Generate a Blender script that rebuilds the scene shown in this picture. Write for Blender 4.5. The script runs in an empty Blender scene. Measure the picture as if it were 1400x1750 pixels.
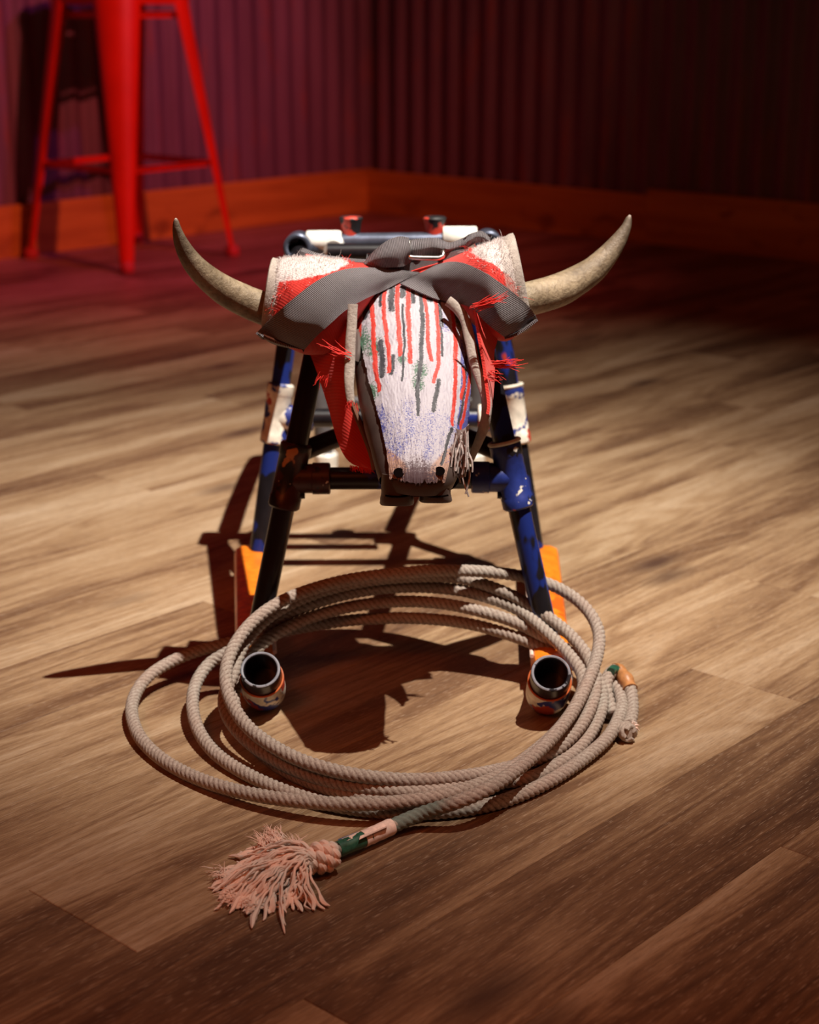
import bpy, math, random
from mathutils import Vector, Matrix, noise
from mathutils.bvhtree import BVHTree

random.seed(7)
S = bpy.context.scene
COL = S.collection
V = Vector

# ------------------------------------------------------------------ camera, world, lights, exposure
CAM_H = 0.70
PITCH = math.radians(17.0)
F = 2860.0                         # focal length in pixels of the 1400 x 1750 frame
cam_d = bpy.data.cameras.new('camera')
cam_d.sensor_fit = 'VERTICAL'
cam_d.sensor_height = 36.0
cam_d.lens = F / 1750.0 * 36.0
cam_d.clip_start = 0.05
cam_d.clip_end = 60
cam_d.dof.use_dof = True
cam_d.dof.focus_distance = 1.50
cam_d.dof.aperture_fstop = 6.0
cam = bpy.data.objects.new('camera', cam_d)
cam.location = (0, 0, CAM_H)
cam.rotation_euler = (math.pi / 2 - PITCH, 0, 0)
COL.objects.link(cam)
S.camera = cam

S.view_settings.view_transform = 'Standard'
S.view_settings.look = 'None'
S.view_settings.exposure = 0.0
S.view_settings.gamma = 1.0
S.view_settings.use_curve_mapping = False

w = bpy.data.worlds.new('world')
S.world = w
w.use_nodes = True
w.node_tree.nodes['Background'].inputs[0].default_value = (1.0, 0.07, 0.03, 1)
w.node_tree.nodes['Background'].inputs[1].default_value = 0.022


def spot(name, loc, target, watts, color, angle, blend, radius):
    d = bpy.data.lights.new(name, 'SPOT')
    d.energy = watts
    d.color = color
    d.spot_size = math.radians(angle)
    d.spot_blend = blend
    d.shadow_soft_size = radius
    o = bpy.data.objects.new(name, d)
    o.location = loc
    o.rotation_euler = (V(target) - V(loc)).to_track_quat('-Z', 'Y').to_euler()
    COL.objects.link(o)
    return o


KEY = (1.0, 0.92, 4.0)           # one ceiling fixture: hot centre beam and its wider soft skirt
spot('key_spot_beam', KEY, (-0.06, 2.16, 0.0), 1060, (1.0, 0.93, 0.83), 25, 1.0, 0.018)
spot('key_spot_skirt', KEY, (-0.12, 2.36, 0.0), 560, (1.0, 0.87, 0.74), 40, 1.0, 0.018)
spot('red_wash_spot', (2.0, 1.6, 3.0), (-1.10, 4.95, 0.25), 520, (1.0, 0.13, 0.13), 41, 1.0, 0.05)
spot('magenta_wash_spot', (1.3, 3.2, 2.6), (-1.25, 4.9, 0.45), 60, (0.85, 0.10, 0.75), 50, 1.0, 0.06)
spot('red_front_spot', (-1.5, -1.5, 3.2), (0.1, 1.1, 0.0), 120, (1.0, 0.17, 0.04), 60, 1.0, 0.6)
spot('amber_corner_spot', (1.8, 0.2, 2.6), (0.50, 0.80, 0.0), 80, (1.0, 0.34, 0.15), 44, 1.0, 0.5)

# ------------------------------------------------------------------ placing helpers
CP, SP = math.cos(PITCH), math.sin(PITCH)
CAMV = V((0, 0, CAM_H))


def ray(px, py):
    a, b = (px - 700.0) / F, (875.0 - py) / F
    return V((a, CP + b * SP, -SP + b * CP))


def at_y(px, py, y):
    d = ray(px, py)
    return CAMV + d * (y / d.y)


def at_z(px, py, z):
    d = ray(px, py)
    return CAMV + d * ((z - CAM_H) / d.z)


def depth(p):
    p = V(p) - CAMV
    return p.y * CP - p.z * SP


def proj(p):
    q = V(p) - CAMV
    dep = q.y * CP - q.z * SP
    return 700 + F * q.x / dep, 875 - F * (q.y * SP + q.z * CP) / dep


def on_line(a, b, py):
    lo, hi = -0.3, 1.3
    s = 1 if proj(a)[1] < proj(b)[1] else -1
    for _ in range(50):
        m = (lo + hi) / 2
        if (proj(a.lerp(b, m))[1] - py) * s < 0:
            lo = m
        else:
            hi = m
    return a.lerp(b, lo)


def spline(pts, step):
    """Catmull-Rom through tuples of any length, resampled about every step (first three values)."""
    n = len(pts)
    out = []
    for i in range(n - 1):
        p0, p1, p2, p3 = pts[max(i - 1, 0)], pts[i], pts[i + 1], pts[min(i + 2, n - 1)]
        L = math.sqrt(sum((p1[k] - p2[k]) ** 2 for k in range(min(3, len(p1)))))
        m = max(1, int(L / step))
        for j in range(m):
            t = j / m
            out.append(tuple(0.5 * (2 * b + (c - a) * t + (2 * a - 5 * b + 4 * c - d) * t * t + (3 * b - a - 3 * c + d) * t ** 3)
                             for a, b, c, d in zip(p0, p1, p2, p3)))
    out.append(tuple(pts[-1]))
    return out


def sample(pts, t):
    """Point at t in 0..1 along a polyline of tuples, smooth."""
    L = [0]
    for a, b in zip(pts, pts[1:]):
        L.append(L[-1] + math.dist(a[:2], b[:2]))
    s = t * L[-1]
    for i in range(len(pts) - 1):
        if s <= L[i + 1] or i == len(pts) - 2:
            u = (s - L[i]) / max(1e-9, L[i + 1] - L[i])
            p0, p1, p2, p3 = pts[max(i - 1, 0)], pts[i], pts[i + 1], pts[min(i + 2, len(pts) - 1)]
            return tuple(0.5 * (2 * b + (c - a) * u + (2 * a - 5 * b + 4 * c - d) * u * u + (3 * b - a - 3 * c + d) * u ** 3)
                         for a, b, c, d in zip(p0, p1, p2, p3))


# ------------------------------------------------------------------ mesh helpers
class MB:
    def __init__(s):
        s.v, s.f, s.uv, s.at = [], [], {}, {}

    def add(s, verts, faces):
        o = len(s.v)
        s.v += [V(p) for p in verts]
        s.f += [tuple(i + o for i in f) for f in faces]
        return o

    def box(s, c, size, rot=None):
        hx, hy, hz = size[0] / 2, size[1] / 2, size[2] / 2
        R = rot or Matrix.Identity(3)
        vs = [V(c) + R @ V((x * hx, y * hy, z * hz)) for x in (-1, 1) for y in (-1, 1) for z in (-1, 1)]
        s.add(vs, [(0, 1, 3, 2), (4, 6, 7, 5), (0, 4, 5, 1), (2, 3, 7, 6), (0, 2, 6, 4), (1, 5, 7, 3)])

    def tube(s, pts, rad, n=16, caps=True, prof=None, closed=False, up=None, flat=1.0):
        pts = [V(p[:3]) for p in pts]
        m = len(pts)
        if not hasattr(rad, '__len__'):
            rad = [rad] * m
        T = []
        for i in range(m):
            a = pts[i - 1] if (i > 0 or closed) else pts[i]
            b = pts[(i + 1) % m] if (i < m - 1 or closed) else pts[i]
            d = b - a
            T.append(d.normalized() if d.length > 1e-9 else V((0, 0, 1)))
        ref = V(up) if up else (V((0, 0, 1)) if abs(T[0].z) < 0.9 else V((0, 1, 0)))
        N = (ref - T[0] * ref.dot(T[0])).normalized()
        base = len(s.v)
        arc = 0.0
        for i in range(m):
            if i:
                arc += (pts[i] - pts[i - 1]).length
            if up:
                N = V(up)
            N = N - T[i] * N.dot(T[i])
            N.normalize()
            B = T[i].cross(N)
            for k in range(n):
                a = 2 * math.pi * k / n
                r = rad[i] * (prof(a, arc) if prof else 1.0)
                s.v.append(pts[i] + N * (math.cos(a) * r * flat) + B * (math.sin(a) * r))
        rings = m if closed else m - 1
        for i in range(rings):
            j = (i + 1) % m
            for k in range(n):
                l = (k + 1) % n
                s.f.append((base + i * n + k, base + i * n + l, base + j * n + l, base + j * n + k))
        if caps and not closed:
            s.f.append(tuple(base + k for k in reversed(range(n))))
            s.f.append(tuple(base + (m - 1) * n + k for k in range(n)))
        return base

    def pipe(s, a, b, ro, ri, n=28):
        """Open-ended hollow pipe with wall thickness."""
        a, b = V(a), V(b)
        d = (b - a).normalized()
        ref = V((0, 0, 1)) if abs(d.z) < 0.9 else V((0, 1, 0))
        N = (ref - d * ref.dot(d)).normalized()
        B = d.cross(N)
        e = (ro - ri) * 0.3
        prof = [(a + d * e, ro), (b - d * e, ro), (b, ro - e), (b, ri + e), (b - d * e, ri), (a + d * e, ri), (a, ri + e), (a, ro - e)]
        base = len(s.v)
        for c, r in prof:
            for k in range(n):
                t = 2 * math.pi * k / n
                s.v.append(c + N * (math.cos(t) * r) + B * (math.sin(t) * r))
        m = len(prof)
        for i in range(m):
            j = (i + 1) % m
            for k in range(n):
                l = (k + 1) % n
                s.f.append((base + i * n + k, base + i * n + l, base + j * n + l, base + j * n + k))

    def sheet(s, rows, thick, uvscale=None):
        """Closed slab from a grid of points: the grid, a copy thick behind it, and the rim."""
        R, C = len(rows), len(rows[0])
        nor = [[None] * C for _ in range(R)]
        for i in range(R):
            for j in range(C):
                du = rows[min(i + 1, R - 1)][j] - rows[max(i - 1, 0)][j]
                dv = rows[i][min(j + 1, C - 1)] - rows[i][max(j - 1, 0)]
                nn = du.cross(dv)
                nn = nn.normalized() if nn.length > 1e-12 else V((0, -1, 0))
                if nn.dot(rows[i][j] - CAMV) > 0:
                    nn = -nn
                nor[i][j] = nn
        base = len(s.v)
        for i in range(R):
            for j in range(C):
                s.v.append(rows[i][j].copy())
        for i in range(R):
            for j in range(C):
                s.v.append(rows[i][j] - nor[i][j] * thick)
        K = R * C
        for i in range(R - 1):
            for j in range(C - 1):
                a, b, c, d = base + i * C + j, base + i * C + j + 1, base + (i + 1) * C + j + 1, base + (i + 1) * C + j
                s.f.append((a, b, c, d))
                s.f.append((a + K, d + K, c + K, b + K))
        rim = [(i, 0) for i in range(R)] + [(R - 1, j) for j in range(1, C)] + [(i, C - 1) for i in range(R - 2, -1, -1)] + [(0, j) for j in range(C - 2, 0, -1)]
        for (a, b), (c, d) in zip(rim, rim[1:] + rim[:1]):
            p, q = base + a * C + b, base + c * C + d
            s.f.append((q, p, p + K, q + K))
        for i in range(R):
            for j in range(C):
                for k in (0, K):
                    s.uv[base + i * C + j + k] = (i / (R - 1), j / (C - 1))
        return base, K


def build(name, mb, material, parent=None, smooth=True, angle=40):
    off = parent_origin(parent)
    me = bpy.data.meshes.new(name)
    me.from_pydata([tuple(p - off) for p in mb.v], [], mb.f)
    me.validate()
    import bmesh
    bm = bmesh.new()
    bm.from_mesh(me)
    bmesh.ops.recalc_face_normals(bm, faces=bm.faces[:])
    bm.to_mesh(me)
    bm.free()
    if mb.uv:
        uvl = me.uv_layers.new(name='UVMap')
        for lp in me.loops:
            uvl.data[lp.index].uv = mb.uv.get(lp.vertex_index, (0, 0))
    for k, vals in mb.at.items():
        if len(vals) == len(me.vertices):
            if hasattr(vals[0], '__len__'):
                a = me.color_attributes.new(k, 'FLOAT_COLOR', 'POINT')
                for i, c in enumerate(vals):
                    a.data[i].color = c
            else:
                a = me.attributes.new(k, 'FLOAT', 'POINT')
                a.data.foreach_set('value', vals)
    if smooth:
        me.shade_smooth()
        me.set_sharp_from_angle(angle=math.radians(angle))
    if material:
        me.materials.append(material)
    o = bpy.data.objects.new(name, me)
    COL.objects.link(o)
    if parent:
        o.parent = parent
    return o


def parent_origin(p):
    t = V((0, 0, 0))
    while p is not None:
        t += p.location
        p = p.parent
    return t


def thing(name, loc, label=None, category=None, kind=None):
    o = bpy.data.objects.new(name, None)
    o.empty_display_size = 0.05
    o.location = loc
    COL.objects.link(o)
    if label:
        o['label'] = label
    if category:
        o['category'] = category
    if kind:
        o['kind'] = kind
    return o


# ------------------------------------------------------------------ materials
class NT:
    def __init__(s, name):
        s.m = bpy.data.materials.new(name)
        s.m.use_nodes = True
        s.t = s.m.node_tree
        s.b = s.t.nodes['Principled BSDF']

    def n(s, kind, **kw):
        nd = s.t.nodes.new('ShaderNode' + kind)
        for k, v in kw.items():
            if k in nd.bl_rna.properties and k not in ('name',):
                try:
                    setattr(nd, k, v)
                    continue
                except Exception:
                    pass
            nd.inputs[k].default_value = v
        return nd

    def l(s, a, b):
        s.t.links.new(a, b)

    def set(s, **kw):
        for k, v in kw.items():
            s.b.inputs[k.replace('_', ' ')].default_value = v

    def coord(s, out='Object'):
        return s.n('TexCoord').outputs[out]

    def mapping(s, src, scale=(1, 1, 1), loc=(0, 0, 0)):
        m = s.n('Mapping')
        m.inputs['Scale'].default_value = scale
        m.inputs['Location'].default_value = loc
        s.l(src, m.inputs['Vector'])
        return m.outputs[0]

    def noise(s, vec, scale, detail=4, rough=0.55, dist=0.0):
        k = s.n('TexNoise')
        k.inputs['Scale'].default_value = scale
        k.inputs['Detail'].default_value = detail
        k.inputs['Roughness'].default_value = rough
        k.inputs['Distortion'].default_value = dist
        s.l(vec, k.inputs['Vector'])
        return k.outputs['Fac']

    def ramp(s, fac, stops, interp='LINEAR'):
        r = s.n('ValToRGB')
        r.color_ramp.interpolation = interp
        e = r.color_ramp.elements
        while len(e) < len(stops):
            e.new(0.5)
        for i, (p, c) in enumerate(stops):
            e[i].position = p
            e[i].color = (c, c, c, 1) if not hasattr(c, '__len__') else (*c, 1)
        s.l(fac, r.inputs[0])
        return r.outputs[0]

    def mix(s, fac, a, b, mode='MIX'):
        x = s.n('Mix')
        x.data_type = 'RGBA'
        x.blend_type = mode
        for v, i in ((fac, 0), (a, 6), (b, 7)):
            if isinstance(v, (int, float)):
                x.inputs[i].default_value = v
            elif hasattr(v, 'links'):
                s.l(v, x.inputs[i])
            else:
                x.inputs[i].default_value = (*v, 1)
        return x.outputs[2]

    def math(s, op, a, b=0.0, c=None):
        x = s.n('Math')
        x.operation = op
        for i, v in enumerate((a, b) if c is None else (a, b, c)):
            if isinstance(v, (int, float)):
                x.inputs[i].default_value = v
            else:
                s.l(v, x.inputs[i])
        return x.outputs[0]

    def attr(s, name, kind='GEOMETRY', out='Fac'):
        a = s.n('Attribute')
        a.attribute_type = kind
        a.attribute_name = name
        return a.outputs[out]

    def bump(s, h, strength=0.3, dist=0.001):
        b = s.n('Bump')
        b.inputs['Strength'].default_value = strength
        b.inputs['Distance'].default_value = dist
        s.l(h, b.inputs['Height'])
        s.l(b.outputs[0], s.b.inputs['Normal'])

    def color(s, c):
        s.l(c, s.b.inputs['Base Color'])


def plain(name, col, rough=0.5, metal=0.0, nscale=60, var=0.25, bump=0.15, bdist=0.0006):
    t = NT(name)
    co = t.coord()
    f = t.noise(co, nscale, 5)
    a = tuple(c * (1 - var) for c in col)
    b = tuple(min(1, c * (1 + var)) for c in col)
    t.color(t.mix(t.ramp(f, [(0.3, 0.0), (0.7, 1.0)]), a, b))
    t.set(Roughness=rough, Metallic=metal)
    if bump:
        t.bump(f, bump, bdist)
    return t.m


def chipped(name, base, chips, rough=0.35, seed=0.0, gen=(1, 1, 1)):
    """Layers of brush paint worn through: base colour, then (colour, scale, threshold) patches."""
    t = NT(name)
    co = t.mapping(t.coord(), gen, (seed, seed * 1.7, seed * 0.6))
    f0 = t.noise(co, 90, 4)
    c = t.mix(t.ramp(f0, [(0.35, 0.0), (0.7, 1.0)]), tuple(x * 0.75 for x in base), tuple(min(1, x * 1.2) for x in base))
    for i, (col, sc, th) in enumerate(chips):
        m = t.mapping(co, (1, 1, 1), (3.1 * i + 1, 5.7 * i, 2.3 * i))
        k = t.ramp(t.noise(m, sc, 3, 0.6), [(th, 0.0), (th + 0.02, 1.0)])
        c = t.mix(k, c, col)
    t.color(c)
    t.set(Roughness=rough)
    t.bump(f0, 0.15, 0.0006)
    return t.m


BLUE, WHITEP, REDP, BLACKP = (0.018, 0.034, 0.20), (0.75, 0.70, 0.60), (0.42, 0.045, 0.025), (0.012, 0.011, 0.014)
ORANGE = (0.85, 0.22, 0.014)
M = {}
M['pipe_black'] = chipped('black_painted_pipe', BLACKP, [(BLUE, 14, 0.66), (REDP, 35, 0.76)], 0.3, 1.0)
M['pipe_blue'] = chipped('blue_painted_pipe', BLACKP, [((0.012, 0.026, 0.17), 20, 0.52), (REDP, 28, 0.74), (WHITEP, 60, 0.78)], 0.3, 4.0, (1, 1, 0.5))
M['tee_blue'] = chipped('chipped_blue_fitting', BLUE, [(BLACKP, 30, 0.60), (WHITEP, 45, 0.645), (REDP, 30, 0.68)], 0.4, 2.2)
M['tee_white'] = chipped('chipped_white_fitting', WHITEP, [(BLUE, 30, 0.53), (REDP, 26, 0.58)], 0.4, 7.3)
M['tee_shaded'] = chipped('chipped_shaded_fitting', (0.06, 0.018, 0.015), [(BLACKP, 40, 0.52), (WHITEP, 60, 0.69), ((0.5, 0.2, 0.06), 30, 0.66)], 0.4, 5.5)  # left front tee: the head's shadow on it put into a dark base
M['ring_white'] = plain('white_plastic_rim', (0.75, 0.70, 0.58), 0.4)
M['white_plastic'] = plain('white_plastic_pipe', (0.80, 0.80, 0.74), 0.35)
M['post'] = chipped('black_post_paint', BLACKP, [((0.55, 0.05, 0.03), 42, 0.53)], 0.5, 9.0)
M['orange'] = chipped('orange_runner_paint', ORANGE, [((0.65, 0.11, 0.01), 12, 0.60), ((0.9, 0.5, 0.35), 80, 0.76)], 0.35, 3.0)
M['grey_pipe'] = plain('grey_pipe', (0.10, 0.10, 0.11), 0.4)
M['grey_steel'] = plain('worn_blue_steel', (0.12, 0.14, 0.20), 0.3, 0.6)
M['plastic_head'] = plain('grey_brown_plastic', (0.085, 0.062, 0.055), 0.45, var=0.2, nscale=40)
M['recess_shade'] = plain('recess_shade_black', (0.004, 0.002, 0.002), 1.0, bump=0)  # near-black painted in for the shade inside nostrils and mouth creases
M['recess_shade'].node_tree.nodes['Principled BSDF'].inputs['Specular IOR Level'].default_value = 0.05
M['buckle'] = plain('brushed_steel', (0.75, 0.73, 0.70), 0.28, 1.0, nscale=120)
M['stool_red'] = plain('red_lacquered_steel', (0.72, 0.030, 0.004), 0.36, 0.0, nscale=8, var=0.12, bump=0)
M['rubber'] = plain('worn_rubber_foot', (0.55, 0.06, 0.04), 0.6)
M['lip'] = chipped('chipped_pipe_lip', (0.26, 0.27, 0.31), [(BLACKP, 60, 0.58), ((0.6, 0.15, 0.04), 50, 0.66)], 0.35, 6.1)
M['leather'] = plain('tan_leather', (0.42, 0.19, 0.07), 0.4, nscale=150, var=0.3)
M['tape_green'] = plain('green_tape', (0.02, 0.09, 0.055), 0.4, nscale=200, var=0.5)
M['tape_white'] = plain('pinkish_white_tape', (0.78, 0.58, 0.50), 0.6, nscale=300, var=0.15)
M['tape_blue'] = plain('blue_label', (0.05, 0.12, 0.25), 0.5)


def m_webbing():
    t = NT('grey_black_webbing')
    uv = t.n('TexCoord').outputs['UV']
    wv = t.n('TexWave')
    wv.wave_type = 'BANDS'
    wv.bands_direction = 'X'
    wv.inputs['Scale'].default_value = 26
    wv.inputs['Distortion'].default_value = 0.3
    t.l(uv, wv.inputs['Vector'])
    w2 = t.n('TexWave')
    w2.bands_direction = 'Y'
    w2.inputs['Scale'].default_value = 14
    t.l(uv, w2.inputs['Vector'])
    h = t.math('ADD', wv.outputs['Fac'], t.math('MULTIPLY', w2.outputs['Fac'], 0.35))
    dirt = t.noise(t.coord(), 25, 5)
    c = t.mix(t.ramp(h, [(0.2, 0.0), (1.1, 1.0)]), (0.030, 0.027, 0.031), (0.29, 0.27, 0.29))
    c = t.mix(t.ramp(dirt, [(0.35, 0.0), (0.75, 0.5)]), c, (0.17, 0.15, 0.15))
    t.color(c)
    t.set(Roughness=0.62)
    t.bump(h, 0.8, 0.0009)
    return t.m


def m_fabric(name='red_nylon', attr=True):
    t = NT(name)
    co = t.coord()
    wv = t.n('TexWave')
    wv.bands_direction = 'DIAGONAL'
    wv.inputs['Scale'].default_value = 170
    wv.inputs['Distortion'].default_value = 0.6
    t.l(co, wv.inputs['Vector'])
    f = t.noise(co, 60, 4)
    red = t.mix(f, (0.52, 0.012, 0.006), (0.80, 0.035, 0.018))
    red = t.mix(t.math('MULTIPLY', wv.outputs['Fac'], 0.18), red, (0.30, 0.006, 0.004))
    if attr:
        f2 = t.noise(co, 220, 4)
        wool = t.mix(f2, (0.54, 0.47, 0.46), (0.76, 0.70, 0.68))
        felt = t.mix(f2, (0.26, 0.22, 0.19), (0.44, 0.38, 0.34))
        wo = t.ramp(t.math('ADD', t.attr('wool'), t.math('MULTIPLY', t.math('SUBTRACT', f2, 0.5), 0.5)), [(0.42, 0.0), (0.58, 1.0)])
        c = t.mix(wo, red, wool)
        c = t.mix(t.attr('felt'), c, felt)
        t.color(c)
    else:
        t.color(red)
    t.set(Roughness=0.75)
    t.b.inputs['Sheen Weight'].default_value = 0.25
    t.bump(wv.outputs['Fac'], 0.25, 0.0005)
    return t.m


def m_felt():
    t = NT('grey_felt')
    co = t.coord()
    f = t.noise(co, 260, 6, 0.7)
    g = t.noise(co, 30, 3)
    c = t.mix(f, (0.28, 0.235, 0.205), (0.60, 0.54, 0.48))
    c = t.mix(t.ramp(g, [(0.4, 0.0), (0.75, 0.4)]), c, (0.22, 0.17, 0.15))
    t.color(c)
    t.set(Roughness=0.95)
    t.bump(f, 0.7, 0.002)
    return t.m


def m_horn():
    t = NT('weathered_horn')
    co = t.coord()
    f = t.noise(t.mapping(co, (1, 1, 1)), 26, 6, 0.62)
    g = t.noise(co, 170, 5, 0.7)
    tip = t.attr('tip')
    c = t.mix(t.ramp(f, [(0.3, 0.0), (0.7, 1.0)]), (0.135, 0.095, 0.052), (0.42, 0.33, 0.215))
    c = t.mix(t.ramp(tip, [(0.55, 0.0), (0.95, 0.75)]), c, (0.11, 0.085, 0.065))
    c = t.mix(t.ramp(tip, [(0.985, 0.0), (0.995, 0.8)]), c, (0.5, 0.42, 0.36))
    c = t.mix(t.math('MULTIPLY', t.ramp(g, [(0.45, 0.0), (0.70, 1.0)]), 0.6), c, (0.07, 0.045, 0.025))
    t.color(c)
    t.set(Roughness=0.5)
    t.bump(t.math('ADD', g, f), 0.8, 0.0020)
    return t.m


def m_rope():
    t = NT('grey_tan_rope')
    co = t.coord()
    f = t.noise(co, 11, 3)
    g = t.noise(co, 420, 4, 0.7)
    s_ = t.noise(co, 90, 3)
    c = t.mix(t.ramp(f, [(0.38, 0.0), (0.62, 1.0)]), (0.40, 0.36, 0.31), (0.41, 0.32, 0.265))
    c = t.mix(t.ramp(s_, [(0.4, 0.0), (0.7, 0.45)]), c, (0.46, 0.42, 0.37))
    c = t.mix(t.ramp(g, [(0.35, 0.6), (0.6, 0.0)]), c, (0.17, 0.11, 0.085))
    c = t.mix(t.attr('groove_shade'), c, (0.12, 0.07, 0.05))  # shade between the strands, painted into the rope colour
    c = t.mix(t.attr('teal'), c, (0.10, 0.155, 0.135))
    t.color(c)
    t.set(Roughness=0.85)
    t.bump(g, 0.6, 0.0009)
    return t.m


def m_yarn():
    t = NT('pink_tan_yarn')
    co = t.coord()
    f = t.noise(co, 45, 3)
    g = t.noise(co, 500, 3)
    c = t.mix(t.ramp(f, [(0.42, 0.0), (0.60, 1.0)]), (0.84, 0.60, 0.50), (0.70, 0.66, 0.61))
    c = t.mix(t.math('MULTIPLY', g, 0.4), c, (0.80, 0.60, 0.50))
    t.color(c)
    t.set(Roughness=0.9)
    t.bump(g, 0.5, 0.0006)
    return t.m


def m_face():
    """Flaking white face paint; the red, black, blue and green coats are masks stored on the mesh."""
    t = NT('painted_face')
    co = t.coord()
    fine = t.noise(co, 900, 3, 0.7)
    mid = t.noise(co, 520, 5, 0.75)
    low = t.noise(co, 45, 3)
    sep = t.n('SeparateColor')
    a = t.n('Attribute')
    a.attribute_name = 'paint'
    t.l(a.outputs['Color'], sep.inputs[0])
    r, g, b = sep.outputs[0], sep.outputs[1], sep.outputs[2]
    ex = t.n('SeparateColor')
    a2 = t.n('Attribute')
    a2.attribute_name = 'paint2'
    t.l(a2.outputs['Color'], ex.inputs[0])
    grn, worn, pink = ex.outputs[0], ex.outputs[1], ex.outputs[2]
    c = t.mix(low, (0.36, 0.34, 0.40), (0.50, 0.48, 0.53))
    c = t.mix(pink, c, (0.40, 0.25, 0.19))
    sp = t.math('ADD', mid, t.math('MULTIPLY', t.math('SUBTRACT', fine, 0.5), 0.7))
    blue = t.ramp(t.math('ADD', sp, t.math('MULTIPLY', b, 0.50)), [(0.72, 0.0), (0.84, 1.0)])
    c = t.mix(blue, c, (0.075, 0.085, 0.30))
    green = t.ramp(t.math('ADD', sp, t.math('MULTIPLY', grn, 0.5)), [(0.76, 0.0), (0.82, 1.0)])
    c = t.mix(green, c, (0.06, 0.14, 0.09))
    wr = t.ramp(t.math('ADD', sp, t.math('MULTIPLY', worn, 0.6)), [(0.76, 0.0), (0.84, 1.0)])
    c = t.mix(wr, c, (0.12, 0.085, 0.10))
    edge = t.math('MULTIPLY', t.math('SUBTRACT', sp, 0.5), 1.3)
    c = t.mix(t.ramp(t.math('ADD', g, edge), [(0.42, 0.0), (0.52, 1.0)]), c, (0.04, 0.04, 0.05))
    c = t.mix(t.ramp(t.math('ADD', r, t.math('MULTIPLY', edge, 0.8)), [(0.40, 0.0), (0.48, 1.0)]), c, (0.50, 0.040, 0.028))
    t.color(c)
    t.set(Roughness=0.55)
    h = t.math('ADD', t.math('MULTIPLY', sp, 0.6), t.math('MULTIPLY', r, 0.5))
    t.bump(h, 0.35, 0.0012)
    return t.m


def m_plank():
    t = NT('oak_plank')
    co = t.coord()
    rnd = t.n('ObjectInfo').outputs['Random']
    tone = t.attr('tone', 'OBJECT')
    sh = t.n('CombineXYZ')
    t.l(t.math('MULTIPLY', rnd, 37.0), sh.inputs[0])
    t.l(t.math('MULTIPLY', rnd, 91.0), sh.inputs[1])
    vec = t.n('VectorMath', operation='ADD')
    t.l(co, vec.inputs[0])
    t.l(sh.outputs[0], vec.inputs[1])
    p = vec.outputs[0]
    smear = t.noise(t.mapping(p, (1.0, 9.0, 1)), 1.0, 3, 0.5, 0.4)
    ringv = t.noise(t.mapping(p, (1.6, 15.0, 1)), 1.0, 2, 0.5, 0.8)
    rings = t.math('PINGPONG', t.math('MULTIPLY', ringv, 14.0), 1.0)
    grain = t.noise(t.mapping(p, (14, 260, 1)), 1.0, 6, 0.68, 0.3)
    fine = t.noise(t.mapping(p, (55, 800, 1)), 1.0, 3, 0.6)
    pores = t.noise(t.mapping(p, (70, 760, 1), (5, 2, 0)), 1.0, 2, 0.4)
    v = t.math('ADD', t.math('MULTIPLY', smear, 1.0), t.math('MULTIPLY', tone, 0.36))
    v = t.math('ADD', v, t.math('MULTIPLY', t.math('SUBTRACT', grain, 0.5), 0.42))
    v = t.math('ADD', v, t.math('MULTIPLY', t.math('SUBTRACT', rings, 0.5), 0.13))
    c = t.ramp(v, [(0.22, (0.085, 0.043, 0.024)), (0.40, (0.18, 0.100, 0.053)), (0.55, (0.335, 0.218, 0.122)), (0.72, (0.46, 0.335, 0.218)), (0.9, (0.52, 0.395, 0.29))])
    c = t.mix(t.math('MULTIPLY', t.ramp(fine, [(0.48, 0.0), (0.72, 1.0)]), 0.45), c, (0.06, 0.032, 0.022))
    c = t.mix(t.math('MULTIPLY', t.ramp(pores, [(0.60, 0.0), (0.70, 1.0)]), 0.42), c, (0.50, 0.38, 0.27))
    kn = t.n('TexVoronoi')
    kn.inputs['Scale'].default_value = 1.0
    t.l(t.mapping(p, (2.3, 6.0, 1)), kn.inputs['Vector'])
    c = t.mix(t.ramp(kn.outputs['Distance'], [(0.03, 0.85), (0.16, 0.0)]), c, (0.06, 0.030, 0.022))
    t.color(c)
    t.set(Roughness=0.46)
    t.b.inputs['Specular IOR Level'].default_value = 0.35
    t.bump(t.math('ADD', grain, pores), 0.22, 0.0008)
    return t.m


def m_sheet():
    t = NT('rusty_corrugated_steel')
    co = t.coord()
    a = t.noise(t.mapping(co, (6, 6, 1.2)), 1.0, 4, 0.6)
    b = t.noise(t.mapping(co, (14, 14, 2.4), (3, 1, 2)), 1.0, 5, 0.65)
    c = t.mix(t.ramp(a, [(0.35, 0.0), (0.7, 1.0)]), (0.15, 0.115, 0.125), (0.24, 0.19, 0.20))
    c = t.mix(t.ramp(b, [(0.56, 0.0), (0.74, 0.85)]), c, (0.34, 0.13, 0.07))
    t.color(c)
    t.set(Roughness=0.55, Metallic=0.25)
    return t.m


def m_board():
    t = NT('stained_pine_board')
    co = t.coord()
    g = t.noise(t.mapping(co, (1.6, 30, 24)), 1.0, 4, 0.6, 0.4)
    k = t.noise(t.mapping(co, (7, 20, 11)), 1.0, 3, 0.5, 0.5)
    c = t.mix(t.ramp(g, [(0.3, 0.0), (0.75, 1.0)]), (0.42, 0.21, 0.022), (0.74, 0.46, 0.05))
    c = t.mix(t.ramp(k, [(0.60, 0.0), (0.74, 0.8)]), c, (0.16, 0.06, 0.010))
    t.color(c)
    t.set(Roughness=0.5)
    return t.m


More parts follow.
